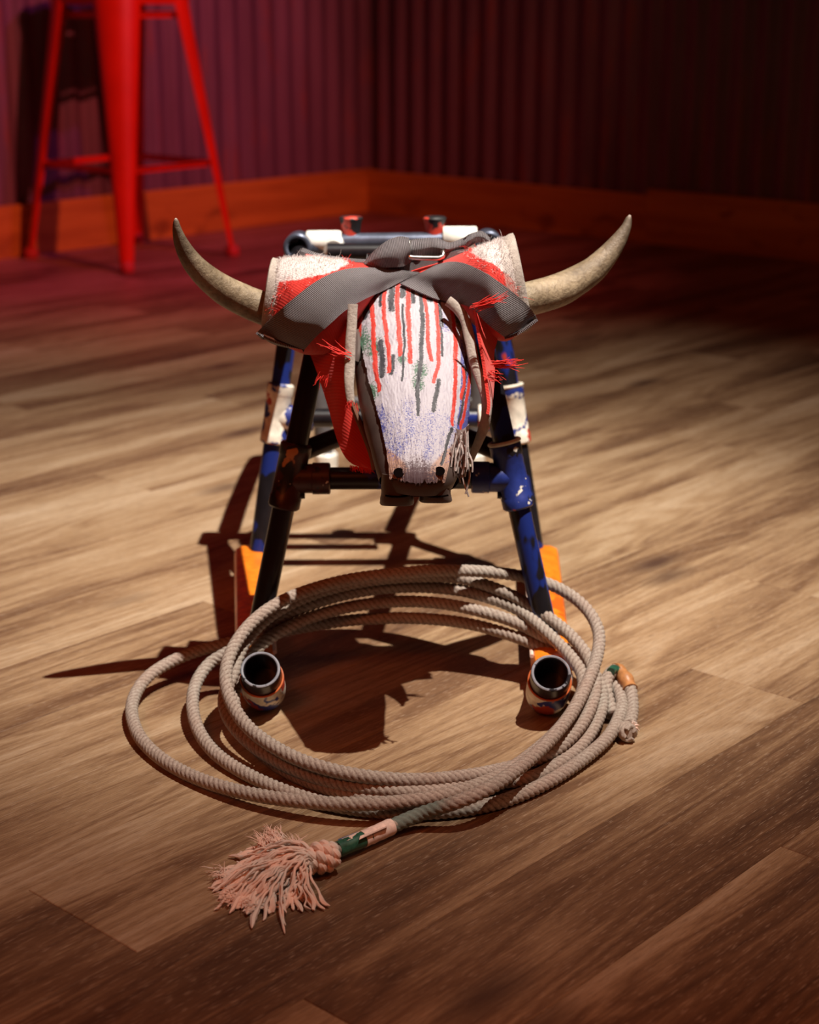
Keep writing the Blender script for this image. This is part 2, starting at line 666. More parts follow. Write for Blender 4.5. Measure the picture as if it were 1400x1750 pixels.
M['webbing'] = m_webbing()
M['wrap'] = m_fabric('red_nylon_and_wool', True)
M['red'] = m_fabric('red_nylon', False)
M['felt'] = m_felt()
M['horn'] = m_horn()
M['rope'] = m_rope()
M['yarn'] = m_yarn()
M['face'] = m_face()
M['plank'] = m_plank()
M['sheet'] = m_sheet()
M['board'] = m_board()
M['wool'] = plain('white_wool', (0.62, 0.56, 0.55), 0.95, nscale=200, bump=0)
M['red_thread'] = plain('red_thread', (0.75, 0.03, 0.02), 0.8, bump=0)
M['subfloor'] = plain('dark_subfloor', (0.03, 0.02, 0.015), 0.9)
M['backing'] = plain('dark_wall_backing', (0.03, 0.02, 0.02), 0.9)

# ------------------------------------------------------------------ floor
UD = V((0.6717, 0.7408, 0))        # along the planks and the left wall
VD = V((0.7408, -0.6717, 0))       # across the planks, along the right wall
CORNER = V((-0.1475, 5.91, 0))
PW, PL, PT = 0.14, 1.069, 0.008
ROT = math.atan2(UD.y, UD.x)

floor = thing('floor', (0, 0, 0), kind='structure')
mb = MB()
mb.box((0.6, 2.6, -0.02), (9.5, 9.5, 0.02))
sub = build('subfloor', mb, M['subfloor'], floor, smooth=False)


def plank_mesh(length):
    m_ = MB()
    e = 0.0007
    L, W_ = length / 2 - 0.0002, PW / 2 - 0.0002
    top = [(-L + e, -W_ + e, 0), (L - e, -W_ + e, 0), (L - e, W_ - e, 0), (-L + e, W_ - e, 0)]
    mid = [(-L, -W_, -e), (L, -W_, -e), (L, W_, -e), (-L, W_, -e)]
    bot = [(x, y, -PT) for x, y, _ in mid]
    fs = [(0, 1, 2, 3)]
    for a in (0, 4):
        for i in range(4):
            j = (i + 1) % 4
            fs.append((a + i, a + i + 4, a + j + 4, a + j))
    m_.add(top + mid + bot, fs)
    me = bpy.data.meshes.new('plank')
    me.from_pydata([tuple(p) for p in m_.v], [], m_.f)
    me.materials.append(M['plank'])
    return me


PLANK = plank_mesh(PL)
cu, cv = CORNER.dot(UD), CORNER.dot(VD)
ROWS = {0: 0.698, 1: 0.400, 2: 0.740}
TONE = {(0, 0): -0.02, (0, 1): 0.08, (0, -1): -0.22, (1, 0): -0.08, (1, 1): 0.10, (2, 0): -0.30, (2, -1): 0.02, (1, -1): 0.0,
        (3, 0): -0.10, (-1, 0): 0.10, (-2, 0): 0.04, (-1, 1): -0.04}
rng = random.Random(3)
for row in range(-24, 15):
    v0 = -1.056 + PW * row
    vc = v0 + PW / 2
    if v0 < cv - PW * 0.5:
        continue
    start = ROWS.get(row, rng.uniform(0, PL))
    for k in range(-4, 7):
        u0 = start + k * PL
        uc = u0 + PL / 2
        tone = TONE.get((row, k), rng.uniform(-0.16, 0.14))
        if u0 > cu or u0 + PL < -1.2:
            continue
        c = UD * uc + VD * vc
        if c.y < -0.3 or abs(c.x) > 0.75 + 0.45 * max(c.y, 0) + 0.3:
            continue
        o = bpy.data.objects.new('plank', PLANK)
        o.location = (c.x, c.y, 0)
        o.rotation_euler = (0, 0, ROT)
        o['tone'] = tone
        COL.objects.link(o)
        o.parent = floor

# ------------------------------------------------------------------ walls of corrugated sheets, baseboards
WH, PITCHW, SHEETW = 2.8, 0.078, 0.78


def corrugated(wall, d, n_out, start, count):
    for s in range(count):
        m_ = MB()
        N = int(SHEETW / PITCHW * 12) + 8
        pts = []
        for i in range(N + 1):
            t = s * SHEETW + (SHEETW + 0.04) * i / N
            a = 0.010 * math.cos(2 * math.pi * t / PITCHW) + 0.0015 * (s % 2)
            p = CORNER + d * (start + t) + n_out * (0.012 + a)
            pts.append(p)
        vs, fs = [], []
        for p in pts:
            vs += [V((p.x, p.y, 0.0)), V((p.x, p.y, WH)), V((p.x, p.y, 0.0)) - n_out * 0.001, V((p.x, p.y, WH)) - n_out * 0.001]
        for i in range(N):
            a, b = 4 * i, 4 * i + 4
            fs += [(a, b, b + 1, a + 1), (a + 2, a + 3, b + 3, b + 2), (a + 1, b + 1, b + 3, a + 3)]
        m_.add(vs, fs)
        build('corrugated_sheet', m_, M['sheet'], wall, angle=80)


wl = thing('wall_left', CORNER, kind='structure')
wr = thing('wall_right', CORNER, kind='structure')
for wall, d, n_out in ((wl, -UD, VD), (wr, VD, -UD)):
    mb = MB()
    c = CORNER + d * 1.9 - n_out * 0.03 + V((0, 0, WH / 2))
    mb.box(c, (4.0, 0.05, WH), Matrix.Rotation(math.atan2(d.y, d.x), 3, 'Z'))
    build('wall_backing', mb, M['backing'], wall, smooth=False)
    corrugated(wall, d, n_out, 0.0, 5)


def board(parent, d, n_out, t0, t1, h, thick, z0=0.0):
    m_ = MB()
    c = V(((t0 + t1) / 2, 0, 0))
    L = t1 - t0
    e = 0.003
    prof = [(0, 0), (thick, 0), (thick, h - e), (thick - e, h), (0, h)]
    vs, fs = [], []
    for x in (-L / 2, L / 2):
        vs += [(x, -y, z) for y, z in prof]
    n = len(prof)
    for i in range(n):
        j = (i + 1) % n
        fs.append((i, j, j + n, i + n))
    fs += [tuple(range(n))[::-1], tuple(range(n, 2 * n))]
    m_.add(vs, fs)
    me = bpy.data.meshes.new('board')
    me.from_pydata([tuple(p) for p in m_.v], [], m_.f)
    me.materials.append(M['board'])
    o = bpy.data.objects.new('board', me)
    base = CORNER + d * ((t0 + t1) / 2) + n_out * 0.024
    o.location = base - parent.location + V((0, 0, z0))
    ang = math.atan2(d.y, d.x)
    if V((math.sin(ang), -math.cos(ang), 0)).dot(n_out) < 0:
        ang += math.pi
    o.rotation_euler = (0, 0, ang)
    COL.objects.link(o)
    o.parent = parent


bl = thing('baseboard_left', CORNER, kind='structure')
br = thing('baseboard_right', CORNER, kind='structure')
board(bl, -UD, VD, 0.0, 2.35, 0.146, 0.022)
board(bl, -UD, VD, 2.353, 3.9, 0.146, 0.022)
board(br, VD, -UD, 0.024, 1.20, 0.142, 0.022)
board(br, VD, -UD, 1.203, 3.9, 0.160, 0.026)

# ------------------------------------------------------------------ red metal bar stool
stool_base = V((-0.78, 4.50, 0)) + VD * 0.03
stool = thing('bar_stool', stool_base + V((-0.03, 0.30, 0)), 'tall glossy red metal bar stool with tapered legs standing by the left wall', 'stool')
ea, eb = V((-0.323, 0.27, 0)), V((0.258, 0.325, 0))
feet = [stool_base, stool_base + ea, stool_base + ea + eb, stool_base + eb]
cen = stool_base + (ea + eb) / 2
ZS = 0.745
tops = [cen + (f - cen) * 0.62 + V((0, 0, ZS - 0.02)) for f in feet]


def stool_leg(foot, top):
    """Tapered pressed-steel leg: a rounded angle section, open to the inside."""
    m_ = MB()
    out = (foot - cen).normalized()
    side = V((-out.y, out.x, 0))
    rows = []
    N = 22
    for i in range(N + 1):
        t = i / N
        p = foot.lerp(top, t)
        wd = 0.0185 + 0.046 * t ** 1.05
        row = []
        for j in range(15):
            a = -1.0 + 2.0 * j / 14
            sx = wd * math.sin(a * 1.45) / math.sin(1.45)
            dp = -abs(a) ** 1.7 * wd * 0.55
            row.append(p + side * sx + out * dp)
        rows.append(row)
    R, C = len(rows), len(rows[0])
    vs = [q for r in rows for q in r]
    inn = [q - (q - foot.lerp(top, i / N)).normalized() * 0.0 - out * 0.003 for i, r in enumerate(rows) for q in r]
    fs = []
    K = R * C
    for i in range(R - 1):
        for j in range(C - 1):
            a = i * C + j
            fs.append((a, a + 1, a + C + 1, a + C))
            fs.append((a + K, a + C + K, a + C + 1 + K, a + 1 + K))
        for j in (0, C - 1):
            a = i * C + j
            fs.append((a, a + C, a + C + K, a + K))
    for j in range(C - 1):
        fs.append((j, j + K, j + 1 + K, j + 1))
        q = (R - 1) * C + j
        fs.append((q, q + 1, q + 1 + K, q + K))
    m_.add(vs + inn, fs)
    return m_


for f, t in zip(feet, tops):
    lg = build('leg', stool_leg(f + V((0, 0, 0.012)), t), M['stool_red'], stool, angle=60)
    m_ = MB()
    out = (f - cen).normalized()
    pts = [f + V((0, 0, z)) - out * 0.008 for z in (0, 0.004, 0.022, 0.030)]
    m_.tube(pts, [0.017, 0.020, 0.020, 0.014], 16)
    build('rubber_foot', m_, M['rubber'], lg)


def leg_at(i, z):
    return feet[i].lerp(tops[i], z / tops[i].z)


for z, h in ((0.262, 0.015), (0.662, 0.015)):
    for i in range(4):
        a, b = leg_at(i, z), leg_at((i + 1) % 4, z)
        oa, ob = (feet[i] - cen).normalized(), (feet[(i + 1) % 4] - cen).normalized()
        a, b = a - oa * 0.012, b - ob * 0.012
        m_ = MB()
        d = (b - a).normalized()
        m_.box((a + b) / 2, ((b - a).length, 0.006, h), Matrix.Rotation(math.atan2(d.y, d.x), 3, 'Z'))
        m_.box((a + b) / 2 + V((0, 0, h / 2)) + V((d.y, -d.x, 0)) * -0.004, ((b - a).length, 0.014, 0.003), Matrix.Rotation(math.atan2(d.y, d.x), 3, 'Z'))
        build('foot_rail' if z < 0.4 else 'leg_brace', m_, M['stool_red'], stool, smooth=False)
# seat: rounded square pan with skirt and a hand hole
m_ = MB()
ang = math.atan2(ea.y, ea.x)
Rz = Matrix.Rotation(ang, 3, 'Z')
prof = [(0.150, -0.055), (0.158, -0.02), (0.160, 0.0), (0.152, 0.010), (0.135, 0.012), (0.10, 0.006), (0.05, 0.004), (0.018, 0.004), (0.018, 0.001), (0.05, 0.001), (0.13, 0.006), (0.150, -0.004), (0.148, -0.055)]
nn = 48
base = 0
vs, fs = [], []
for r, z in prof:
    for k in range(nn):
        a = 2 * math.pi * k / nn
        pw = 5.0 if r > 0.08 else 2.0
        rr = r / (abs(math.cos(a)) ** pw + abs(math.sin(a)) ** pw) ** (1 / pw)
        vs.append(cen + Rz @ V((math.cos(a) * rr, math.sin(a) * rr, 0)) + V((0, 0, ZS + z)))
for i in range(len(prof)):
    j = (i + 1) % len(prof)
    for k in range(nn):
        l = (k + 1) % nn
        fs.append((i * nn + k, i * nn + l, j * nn + l, j * nn + k))
m_.add(vs, fs)
build('seat', m_, M['stool_red'], stool)

# ------------------------------------------------------------------ roping dummy: pipe frame
dummy = thing('roping_dummy', (-0.012, 1.85, 0), 'small steer roping dummy of painted pipe with striped white steer face, horns and orange runners', 'roping dummy')
PR = 0.0118
FL = (at_z(437, 1100, 0.044), at_y(560, 500, 1.715))
FR = (at_z(939, 1100, 0.044), at_y(805, 500, 1.715))
RL = (at_z(443, 940, 0.046), at_y(510, 428, 2.035))
RR = (at_z(913, 936, 0.046), at_y(834, 424, 2.035))


def pipe_obj(name, a, b, r=PR, mat='pipe_black', parent=dummy):
    m_ = MB()
    N = 10
    m_.tube([V(a).lerp(V(b), i / N) for i in range(N + 1)], r, 24)
    return build(name, m_, M[mat], parent)


pipe_obj('front_leg', *FL, mat='pipe_black')
pipe_obj('front_leg', *FR, mat='pipe_blue')
pipe_obj('rear_leg', *RL, mat='pipe_blue')
pipe_obj('rear_leg', *RR, mat='pipe_blue')


def tee(leg, y0, y1, yb, into, blen, mat, rim=None, r=0.0158):
    """Pipe tee on a leg between two heights, with a branch socket pointing into the frame."""
    a, b = on_line(leg[0], leg[1], y1), on_line(leg[0], leg[1], y0)
    m_ = MB()
    d = b - a
    m_.tube([a, a.lerp(b, 0.03), a.lerp(b, 0.18), a.lerp(b, 0.2), a.lerp(b, 0.8), a.lerp(b, 0.82), a.lerp(b, 0.97), b],
            [r * .93, r * 1.06, r * 1.06, r, r, r * 1.06, r * 1.06, r * .93], 28)
    c = on_line(leg[0], leg[1], yb)
    e = c + V(into).normalized() * blen
    m_.tube([c, c.lerp(e, 0.55), c.lerp(e, 0.57), c.lerp(e, 0.97), e], [r * .98, r * .98, r * 1.06, r * 1.06, r * .95], 28)
    o = build('tee_fitting', m_, M[mat], dummy)
    # small screw head
    m_ = MB()
    q = on_line(leg[0], leg[1], y1 - 22)
    sd = V(into).normalized()
    m_.tube([q + sd * r, q + sd * (r + 0.004)], [0.0045, 0.004], 10)
    build('screw', m_, M['pipe_black'], o)
    if rim:
        m_ = MB()
        dd = d.normalized()
        ref = V((1, 0, 0))
        n1 = (ref - dd * ref.dot(dd)).normalized()
        n2 = dd.cross(n1)
        ring = [b + dd * 0.001 + (n1 * math.cos(t) + n2 * math.sin(t)) * (r * 1.0) for t in [2 * math.pi * k / 36 for k in range(36)]]
        m_.tube(ring, 0.0022, 8, closed=True)
        build('socket_rim', m_, M[rim], o)
    return c, e


cFL, eFL = tee(FL, 757, 868, 818, (1, 0.02, 0), 0.043, 'tee_shaded')
cFR, eFR = tee(FR, 757, 868, 816, (-1, 0.02, 0), 0.043, 'tee_blue', 'ring_white')
cRL, eRL = tee(RL, 655, 758, 714, (1, 0, 0), 0.045, 'tee_white')
cRR, eRR = tee(RR, 661, 758, 714, (-1, 0, 0), 0.045, 'tee_white', 'ring_white')
pipe_obj('cross_bar', cFL, cFR, mat='pipe_black')
pipe_obj('cross_bar', cRL, cRR, mat='pipe_blue', r=0.0115)

# arched brace behind the front cross bar
m_ = MB()
a, b = on_line(*FL, 782) + V((0.0, 0.012, 0)), on_line(*FR, 782) + V((0.0, 0.012, 0))
mid = (a + b) / 2 + V((0, 0.05, 0.020))
pts = spline([tuple(a), tuple(a.lerp(mid, 0.5) + V((0, 0.012, 0.003))), tuple(mid), tuple(b.lerp(mid, 0.5) + V((0, 0.012, 0.003))), tuple(b)], 0.01)
m_.tube(pts, 0.0105, 20)
build('brace_bar', m_, M['pipe_black'], dummy)

# top rails, rear top bars with white tees, stub posts and corner elbows
TL, TR = RL[1], RR[1]
zt = (TL.z + TR.z) / 2
pipe_obj('top_rail', FL[1], TL + V((0.0, 0, -0.004)), mat='pipe_black')
pipe_obj('top_rail', FR[1], TR + V((0.0, 0, -0.004)), mat='pipe_black')
pipe_obj('cross_bar', FL[1], FR[1], mat='pipe_black')
c0 = at_y(532, 414, 2.045)
c1 = at_y(812, 411, 2.045)
pipe_obj('top_bar', c0, c1, r=0.0105, mat='grey_steel')
pipe_obj('top_bar', at_y(560, 431, 2.005), at_y(790, 430, 2.005), r=0.0105, mat='pipe_black')
for xa, xb, py in ((524, 584, 413), (757, 815, 406)):
    m_ = MB()
    a, b = at_y(xa, py, 2.045), at_y(xb, py, 2.045)
    m_.tube([a, a.lerp(b, .04), a.lerp(b, .96), b], [0.0125, 0.0138, 0.0138, 0.0125], 24)
    m_.tube([a.lerp(b, .8), a.lerp(b, .8) + V((0, -0.03, -0.006))], [0.012, 0.012], 20)
    build('white_sleeve', m_, M['white_plastic'], dummy)
for px, dx in ((600, 0), (743, 0)):
    m_ = MB()
    a = at_y(px, 420, 2.05)
    t = at_y(px + dx, 370, 2.05)
    m_.tube([a, a.lerp(t, .5), a.lerp(t, .75), a.lerp(t, .95), t], [0.0125, 0.0115, 0.0125, 0.0145, 0.0125], 24)
    build('stub_post', m_, M['post'], dummy)
for p, sx in ((TL, -1), (TR, 1)):
    m_ = MB()
    q = p + V((0, -0.006, 0.004))
    m_.pipe(q + V((0, 0.03, 0)), q + V((0, -0.016, 0.002)), 0.0170, 0.0112, 28)
    m_.tube([q + V((0, 0.012, 0)), q + V((-sx * 0.03, 0.02, 0.0))], [0.0145, 0.0145], 24)
    m_.tube([q + V((0, 0.014, -0.006)), q + (RL if sx < 0 else RR)[0].lerp(q, 0.93) - q], [0.0150, 0.0150], 24)
    m_.tube([q + V((0, 0.012, 0)), q + V((0, 0.016, 0))], [0.0125, 0.0125], 20)
    build('corner_elbow', m_, M['grey_steel'], dummy)

# hind legs reaching behind the frame
for x0, x1, x2 in ((TL.x + 0.012, -0.145, -0.128), (TR.x - 0.012, 0.112, 0.098)):
    m_ = MB()
    pts = spline([(x0, 2.07, zt - 0.006), (x0 * .6 + x1 * .4, 2.22, zt - 0.035), (x1, 2.42, 0.318), (x1, 2.47, 0.288), (x1 * .7 + x2 * .3, 2.475, 0.20), (x2, 2.48, 0.0)], 0.012)
    m_.tube(pts, 0.0135, 20)
    build('hind_leg', m_, M['grey_pipe'], dummy)
    m_ = MB()
    m_.tube([(x2, 2.48, 0.0), (x2, 2.48, 0.003), (x2, 2.479, 0.035), (x2, 2.479, 0.038)], [0.017, 0.018, 0.018, 0.015], 20)
    build('leg_cap', m_, M['white_plastic'], dummy)
pipe_obj('hind_bar', (-0.137, 2.474, 0.12), (0.104, 2.474, 0.12), r=0.006, mat='grey_pipe')

# orange runners with upturned open elbows
for side, rear, front, opn in (('l', (-0.2005, 2.005), (-0.160, 1.615), (445, 1144)), ('r', (0.167, 2.005), (0.148, 1.605), (942, 1150))):
    a, b = V((*rear, 0)), V((*front, 0))
    d = (b - a).normalized()
    n1 = V((-d.y, d.x, 0))
    hw, ht = 0.021, 0.047
    m_ = MB()
    sec = []
    for k in range(24):
        t = 2 * math.pi * k / 24
        pw = 4.5
        q = 1 / (abs(math.cos(t)) ** pw + abs(math.sin(t)) ** pw) ** (1 / pw)
        sec.append((math.cos(t) * q * hw, math.sin(t) * q * ht / 2))
    vs, fs = [], []
    L = (b - a).length
    st = [(0.0, 0.70), (0.006, 0.90), (0.016, 1.0), (L * .5, 1.0), (L - 0.02, 1.0), (L - 0.004, 0.92), (L, 0.8)]
    for s_, k_ in st:
        for sx, sz in sec:
            vs.append(a + d * s_ + n1 * (sx * k_) + V((0, 0, ht / 2 - 0.0 + sz * k_ - ht / 2 * (1 - k_) * 0.0)) + V((0, 0, 0.0005)))
    n = 24
    for i in range(len(st) - 1):
        for k in range(n):
            l = (k + 1) % n
            fs.append((i * n + k, i * n + l, (i + 1) * n + l, (i + 1) * n + k))
    fs += [tuple(range(n))[::-1], tuple(range((len(st) - 1) * n, len(st) * n))]
    m_.add(vs, fs)
    run = build('runner', m_, M['orange'], dummy)
    m_ = MB()
    inner = a + d * 0.02 + n1 * (hw * (1 if side == 'l' else -1)) + V((0, 0, 0.0415))
    m_.tube([inner, inner + d * (L - 0.05)], [0.0022, 0.0022], 8)
    build('edge_highlight', m_, M['tape_white'], run)  # pale line painting in the highlight on the runner's inner edge
    # elbow
    o = at_z(*opn, 0.060)
    ax = V((0, -math.cos(math.radians(47)), math.sin(math.radians(47))))
    back = o - ax * 0.048
    m_ = MB()
    m_.pipe(o - ax * 0.034, o, 0.0202, 0.0163, 36)
    m_.tube([o - ax * 0.0335, o - ax * 0.0325], [0.0168, 0.0168], 24)
    build('open_pipe_end', m_, M['pipe_black'], run)
    m_ = MB()
    nrm = V((1, 0, 0))
    n2 = ax.cross(nrm)
    ring = [o - ax * 0.0012 + (nrm * math.cos(t) + n2 * math.sin(t)) * 0.0184 for t in [2 * math.pi * k / 40 for k in range(40)]]
    m_.tube(ring, 0.0016, 8, closed=True)
    build('pipe_lip', m_, M['lip'], run)
    m_ = MB()
    e0 = o - ax * 0.020
    kn = o - ax * 0.052
    end = b + V((0, 0.0, 0.0235)) - d * 0.02
    kn.z = max(kn.z, 0.0232)
    pts = spline([tuple(e0), tuple(o - ax * 0.034), tuple(kn), tuple(kn.lerp(end, 0.5) + V((0, 0, -0.001))), tuple(end)], 0.006)
    rr = [0.0222 if i > 2 else (0.0205, 0.0222, 0.0222)[i] for i in range(len(pts))]
    m_.tube(pts, rr, 32, caps=False)
    build('elbow_fitting', m_, M['tee_white'], run)
    m_ = MB()
    ring = [e0 + (nrm * math.cos(t) + n2 * math.sin(t)) * 0.0213 for t in [2 * math.pi * k / 40 for k in range(40)]]
    m_.tube(ring, 0.0011, 8, closed=True)
    build('elbow_rim', m_, plain('orange_rim', (0.55, 0.12, 0.03), 0.4), run)

# ------------------------------------------------------------------ steer head
AX = spline([tuple(at_y(697, 462, 1.672)), tuple(at_y(703, 560, 1.610)), tuple(at_y(711, 680, 1.530)), tuple(at_y(716, 780, 1.466)), tuple(at_y(716, 822, 1.452)), tuple(at_y(714, 845, 1.456))], 0.004)
NA = len(AX)
AXV = [V(p) for p in AX]
ARC = [0.0]
for p, q in zip(AXV, AXV[1:]):
    ARC.append(ARC[-1] + (q - p).length)
ARC = [x / ARC[-1] for x in ARC]


def lerp_tab(tab, t):
    for (a, va), (b, vb) in zip(tab, tab[1:]):
        if t <= b:
            k = (t - a) / (b - a)
            k = k * k * (3 - 2 * k) * 0.4 + k * 0.6
            return va + (vb - va) * k
    return tab[-1][1]


W_T = [(0, .0525), (.15, .0565), (.30, .0575), (.45, .0550), (.60, .0500), (.72, .0440), (.85, .0385), (.95, .0355), (1, .033)]
F_T = [(0, .016), (.2, .021), (.5, .022), (.8, .019), (.92, .017), (1, .014)]
B_T = [(0, .055), (.3, .058), (.6, .050), (.85, .040), (1, .034)]


def head_frame(t):
    i = min(range(NA), key=lambda k: abs(ARC[k] - t))
    i0, i1 = max(i - 3, 0), min(i + 3, NA - 1)
    T = (AXV[i1] - AXV[i0]).normalized()
    # exact position
    for k in range(NA - 1):
        if ARC[k + 1] >= t:
            p = AXV[k].lerp(AXV[k + 1], (t - ARC[k]) / max(1e-9, ARC[k + 1] - ARC[k]))
            break
    else:
        p = AXV[-1]
    sx = (V((1, 0, 0)) - T * T.x).normalized()
    nf = sx.cross(T)
    if nf.y > 0:
        nf = -nf
    return p, T, sx, nf


def front_h(u):
    return max(0.0, 1 - abs(u) ** 2.6) ** 0.62


def head_pt(t, u, off=0.0):
    p, T, sx, nf = head_frame(t)
    wv, fv = lerp_tab(W_T, t), lerp_tab(F_T, t)
    fv2 = fv * 1.6
    return p + sx * (u * (wv + off * 0.7)) + nf * (fv2 * front_h(u) - fv2 + fv * 0.2 + off)


m_ = MB()
rows = []
NT_ = 46
for i in range(NT_ + 1):
    t = i / NT_
    p, T, sx, nf = head_frame(t)
    wv, fv, bv = lerp_tab(W_T, t), lerp_tab(F_T, t), lerp_tab(B_T, t)
    fv2 = fv * 1.6
    ring = []
    for k in range(25):
        u = math.sin(-math.pi / 2 + math.pi * k / 24)
        ring.append(p + sx * (u * wv) + nf * (fv2 * front_h(u) - fv2 + fv * 0.2))
    for k in range(1, 24):
        u = math.sin(math.pi / 2 - math.pi * k / 24)
        eye = 0.0
        bb = bv * (1 - abs(u) ** 3) ** 0.5
        squeeze = 1 - 0.10 * math.sin(math.pi * min(1, max(0, (t - .2) / .6))) * (1 - abs(u)) 
        ring.append(p + sx * (u * wv * squeeze) - nf * (bb + fv2 - fv * 0.2))
    rows.append(ring)
n = len(rows[0])
vs = [q for r in rows for q in r]
fs = []
for i in range(NT_):
    for k in range(n):
        l = (k + 1) % n
        fs.append((i * n + k, i * n + l, (i + 1) * n + l, (i + 1) * n + k))
fs += [tuple(range(n))[::-1], tuple(range(NT_ * n, (NT_ + 1) * n))]
m_.add(vs, fs)
HEAD_V, HEAD_F = list(m_.v), list(m_.f)
head = build('head', m_, M['plastic_head'], dummy)
head['label'] = 'grey-brown plastic steer head'

# eye hollows: rims with dark pits on both sides of the face
for sgn in (-1, 1):
    m_ = MB()
    pts = [head_pt(t, sgn * u, 0.003) for t, u in ((0.24, .90), (0.22, .97), (0.27, 1.0), (0.34, .985), (0.36, .93), (0.30, .88))]
    pts = spline([tuple(q) for q in pts + pts[:1]], 0.004)[:-1]
    m_.tube(pts, 0.0035, 8, closed=True)
    build('eye_rim', m_, M['plastic_head'], head)

# painted face: a flaking coat over the front of the head
NU, NV = 190, 260


def seg_dist(x, y, pts):
    best = 9e9
    for (x0, y0), (x1, y1) in zip(pts, pts[1:]):
        dx, dy = x1 - x0, y1 - y0
        k = max(0, min(1, ((x - x0) * dx + (y - y0) * dy) / max(1e-12, dx * dx + dy * dy)))
        best = min(best, math.hypot(x - x0 - k * dx, y - y0 - k * dy))
    return best


# brush and drip strokes in face coordinates (across, down), half width
RED = [([(-.85, .16), (-.86, .27)], .030), ([(-.66, .09), (-.62, .27), (-.65, .44), (-.64, .56)], .034), ([(-.42, .07), (-.45, .20), (-.40, .38), (-.43, .49)], .032),
       ([(-.20, .04), (-.21, .22), (-.22, .42)], .034), ([(-.01, .08), (-.04, .25), (-.06, .46)], .036), ([(.24, .09), (.27, .22), (.26, .37), (.30, .45)], .028),
       ([(.44, .11), (.43, .30), (.41, .48), (.32, .55)], .030), ([(.70, .15), (.72, .30), (.70, .52), (.70, .72)], .032), ([(.93, .26), (.97, .40), (.90, .62), (.88, .76)], .022),
       ([(-.97, .30), (-.96, .48)], .012), ([(.84, .44), (.86, .50), (.82, .58)], .024)]
BLK = [([(.20, .12), (.18, .30), (.12, .46), (.03, .58), (.02, .70)], .034), ([(.42, .54), (.35, .62), (.32, .68)], .036), ([(-.12, .18), (-.14, .36), (-.22, .54)], .018),
       ([(-.52, .34), (-.55, .50)], .045), ([(-.34, .42), (-.40, .50)], .034), ([(-.60, .10), (-.70, .18)], .05), ([(-.10, .07), (-.12, .14)], .05), ([(.08, .08), (.20, .12)], .07),
       ([(.50, .14), (.52, .28)], .016), ([(.47, .18), (.48, .42)], .020), ([(.52, .90), (.60, .84), (.70, .74)], .030), ([(.90, .30), (.84, .70)], .020), ([(-.48, .08), (-.50, .17)], .03), ([(-.30, .09), (-.31, .20)], .05), ([(.06, .09), (.05, .17)], .04), ([(.34, .10), (.35, .16)], .05), ([(-.75, .12), (-.76, .20)], .04)]
m_ = MB()
paint, paint2 = [], []
for i in range(NV + 1):
    v = i / NV
    t = 0.01 + 0.942 * v
    # left edge shows the bare side of the head; both edges are ragged
    uL = lerp_tab([(0, -.985), (.12, -.985), (.22, -.95), (.30, -.86), (.45, -.80), (.60, -.76), (.80, -.72), (.94, -.72), (1, -.62)], t)
    uR = lerp_tab([(0, .985), (.60, .99), (.75, .985), (.79, .80), (.90, .70), (1, .58)], t)
    for j in range(NU + 1):
        s_ = j / NU
        rag = 0.020 * noise.noise(V((7 * t * 6, 3.3 if s_ < .5 else 9.1, 0))) + 0.012 * noise.noise(V((t * 160, 3.3 if s_ < .5 else 9.1, 0)))
        u = uL + (uR - uL) * s_ + rag * (abs(s_ - .5) * 2) ** 4
        u = max(-.992, min(.992, u))
        tt = t
        if v > 0.93:
            k = (v - .93) / .07
            tt = t + k * (0.012 * noise.noise(V((u * 5, 1.7, 0))) + 0.010 * noise.noise(V((u * 22, 4.7, 0))))
        off = 0.0024 + 0.0006 * noise.noise(V((u * 8, t * 14, 2.0))) + 0.0004 * noise.noise(V((u * 30, t * 50, 5.0)))
        if i in (0, NV) or j in (0, NU):
            off = 0.0004
        wob = 0.018 * noise.noise(V((t * 16, u * 3, 0))) + 0.010 * noise.noise(V((t * 45, u * 4, 7)))
        x, y = u + wob, t
        # aspect: one unit across is about .055 m, one down is about .27 m
        r = max([max(0, 1.0 - seg_dist(x, y * 4.6, [(a, b * 4.6) for a, b in pts]) / (hw_ * 1.95)) for pts, hw_ in RED])
        g = max([max(0, 1.0 - seg_dist(x, y * 4.6, [(a, b * 4.6) for a, b in pts]) / (hw_ * 2.1)) for pts, hw_ in BLK])
        if u > 0.60 and t > 0.80 or u < -.55 and t > .82:
            r = 0
        b = 0.10 + 0.35 * max(0, noise.noise(V((u * 3, t * 9, 11))))
        if t > .60:
            b += 0.26 * min(1, (t - .60) / .1) * (1 - max(0, (t - .86) / .1) if t < .96 else 0)
        if u < -.30 and .46 < t < .80:
            b += 0.25 * (-u - .30)
        if u > .80 and .30 < t < .78:
            b += 0.60
        if u > .45 and t < .30:
            b += 0.20
        if u < -.62 and .62 < t < .75:
            b += 0.30 * (0.5 + noise.noise(V((u * 9, t * 22, 3))))
        gr = 0.0
        for gx, gy, gs in ((-.62, .36, .10), (.10, .50, .08), (.05, .56, .07), (.82, .22, .10), (-.85, .30, .12), (-.78, .55, .08), (-.2, .44, .05)):
            gr = max(gr, 1 - math.hypot((u - gx) * .35, t - gy) / gs)
        wn = max(0.0, min(1.0, (t - .84) / .10)) * max(0, 1 - abs(u + .05) * 0.9) + (0.5 if t < .11 else 0)
        if u < -.72 and t > .15:
            wn += 0.25
        pk = max(0.0, min(1.0, (t - (.940 - .20 * abs(u) ** 1.3)) / .015)) if t > .78 else 0
        paint.append((r, g, min(1, b), 1))
        paint2.append((max(0, gr), min(1, wn), pk, 1))
        m_.v.append(head_pt(min(tt, 1.0), u, off))
C = NU + 1
for i in range(NV):
    for j in range(NU):
        a = i * C + j
        m_.f.append((a, a + 1, a + C + 1, a + C))
m_.at['paint'] = paint
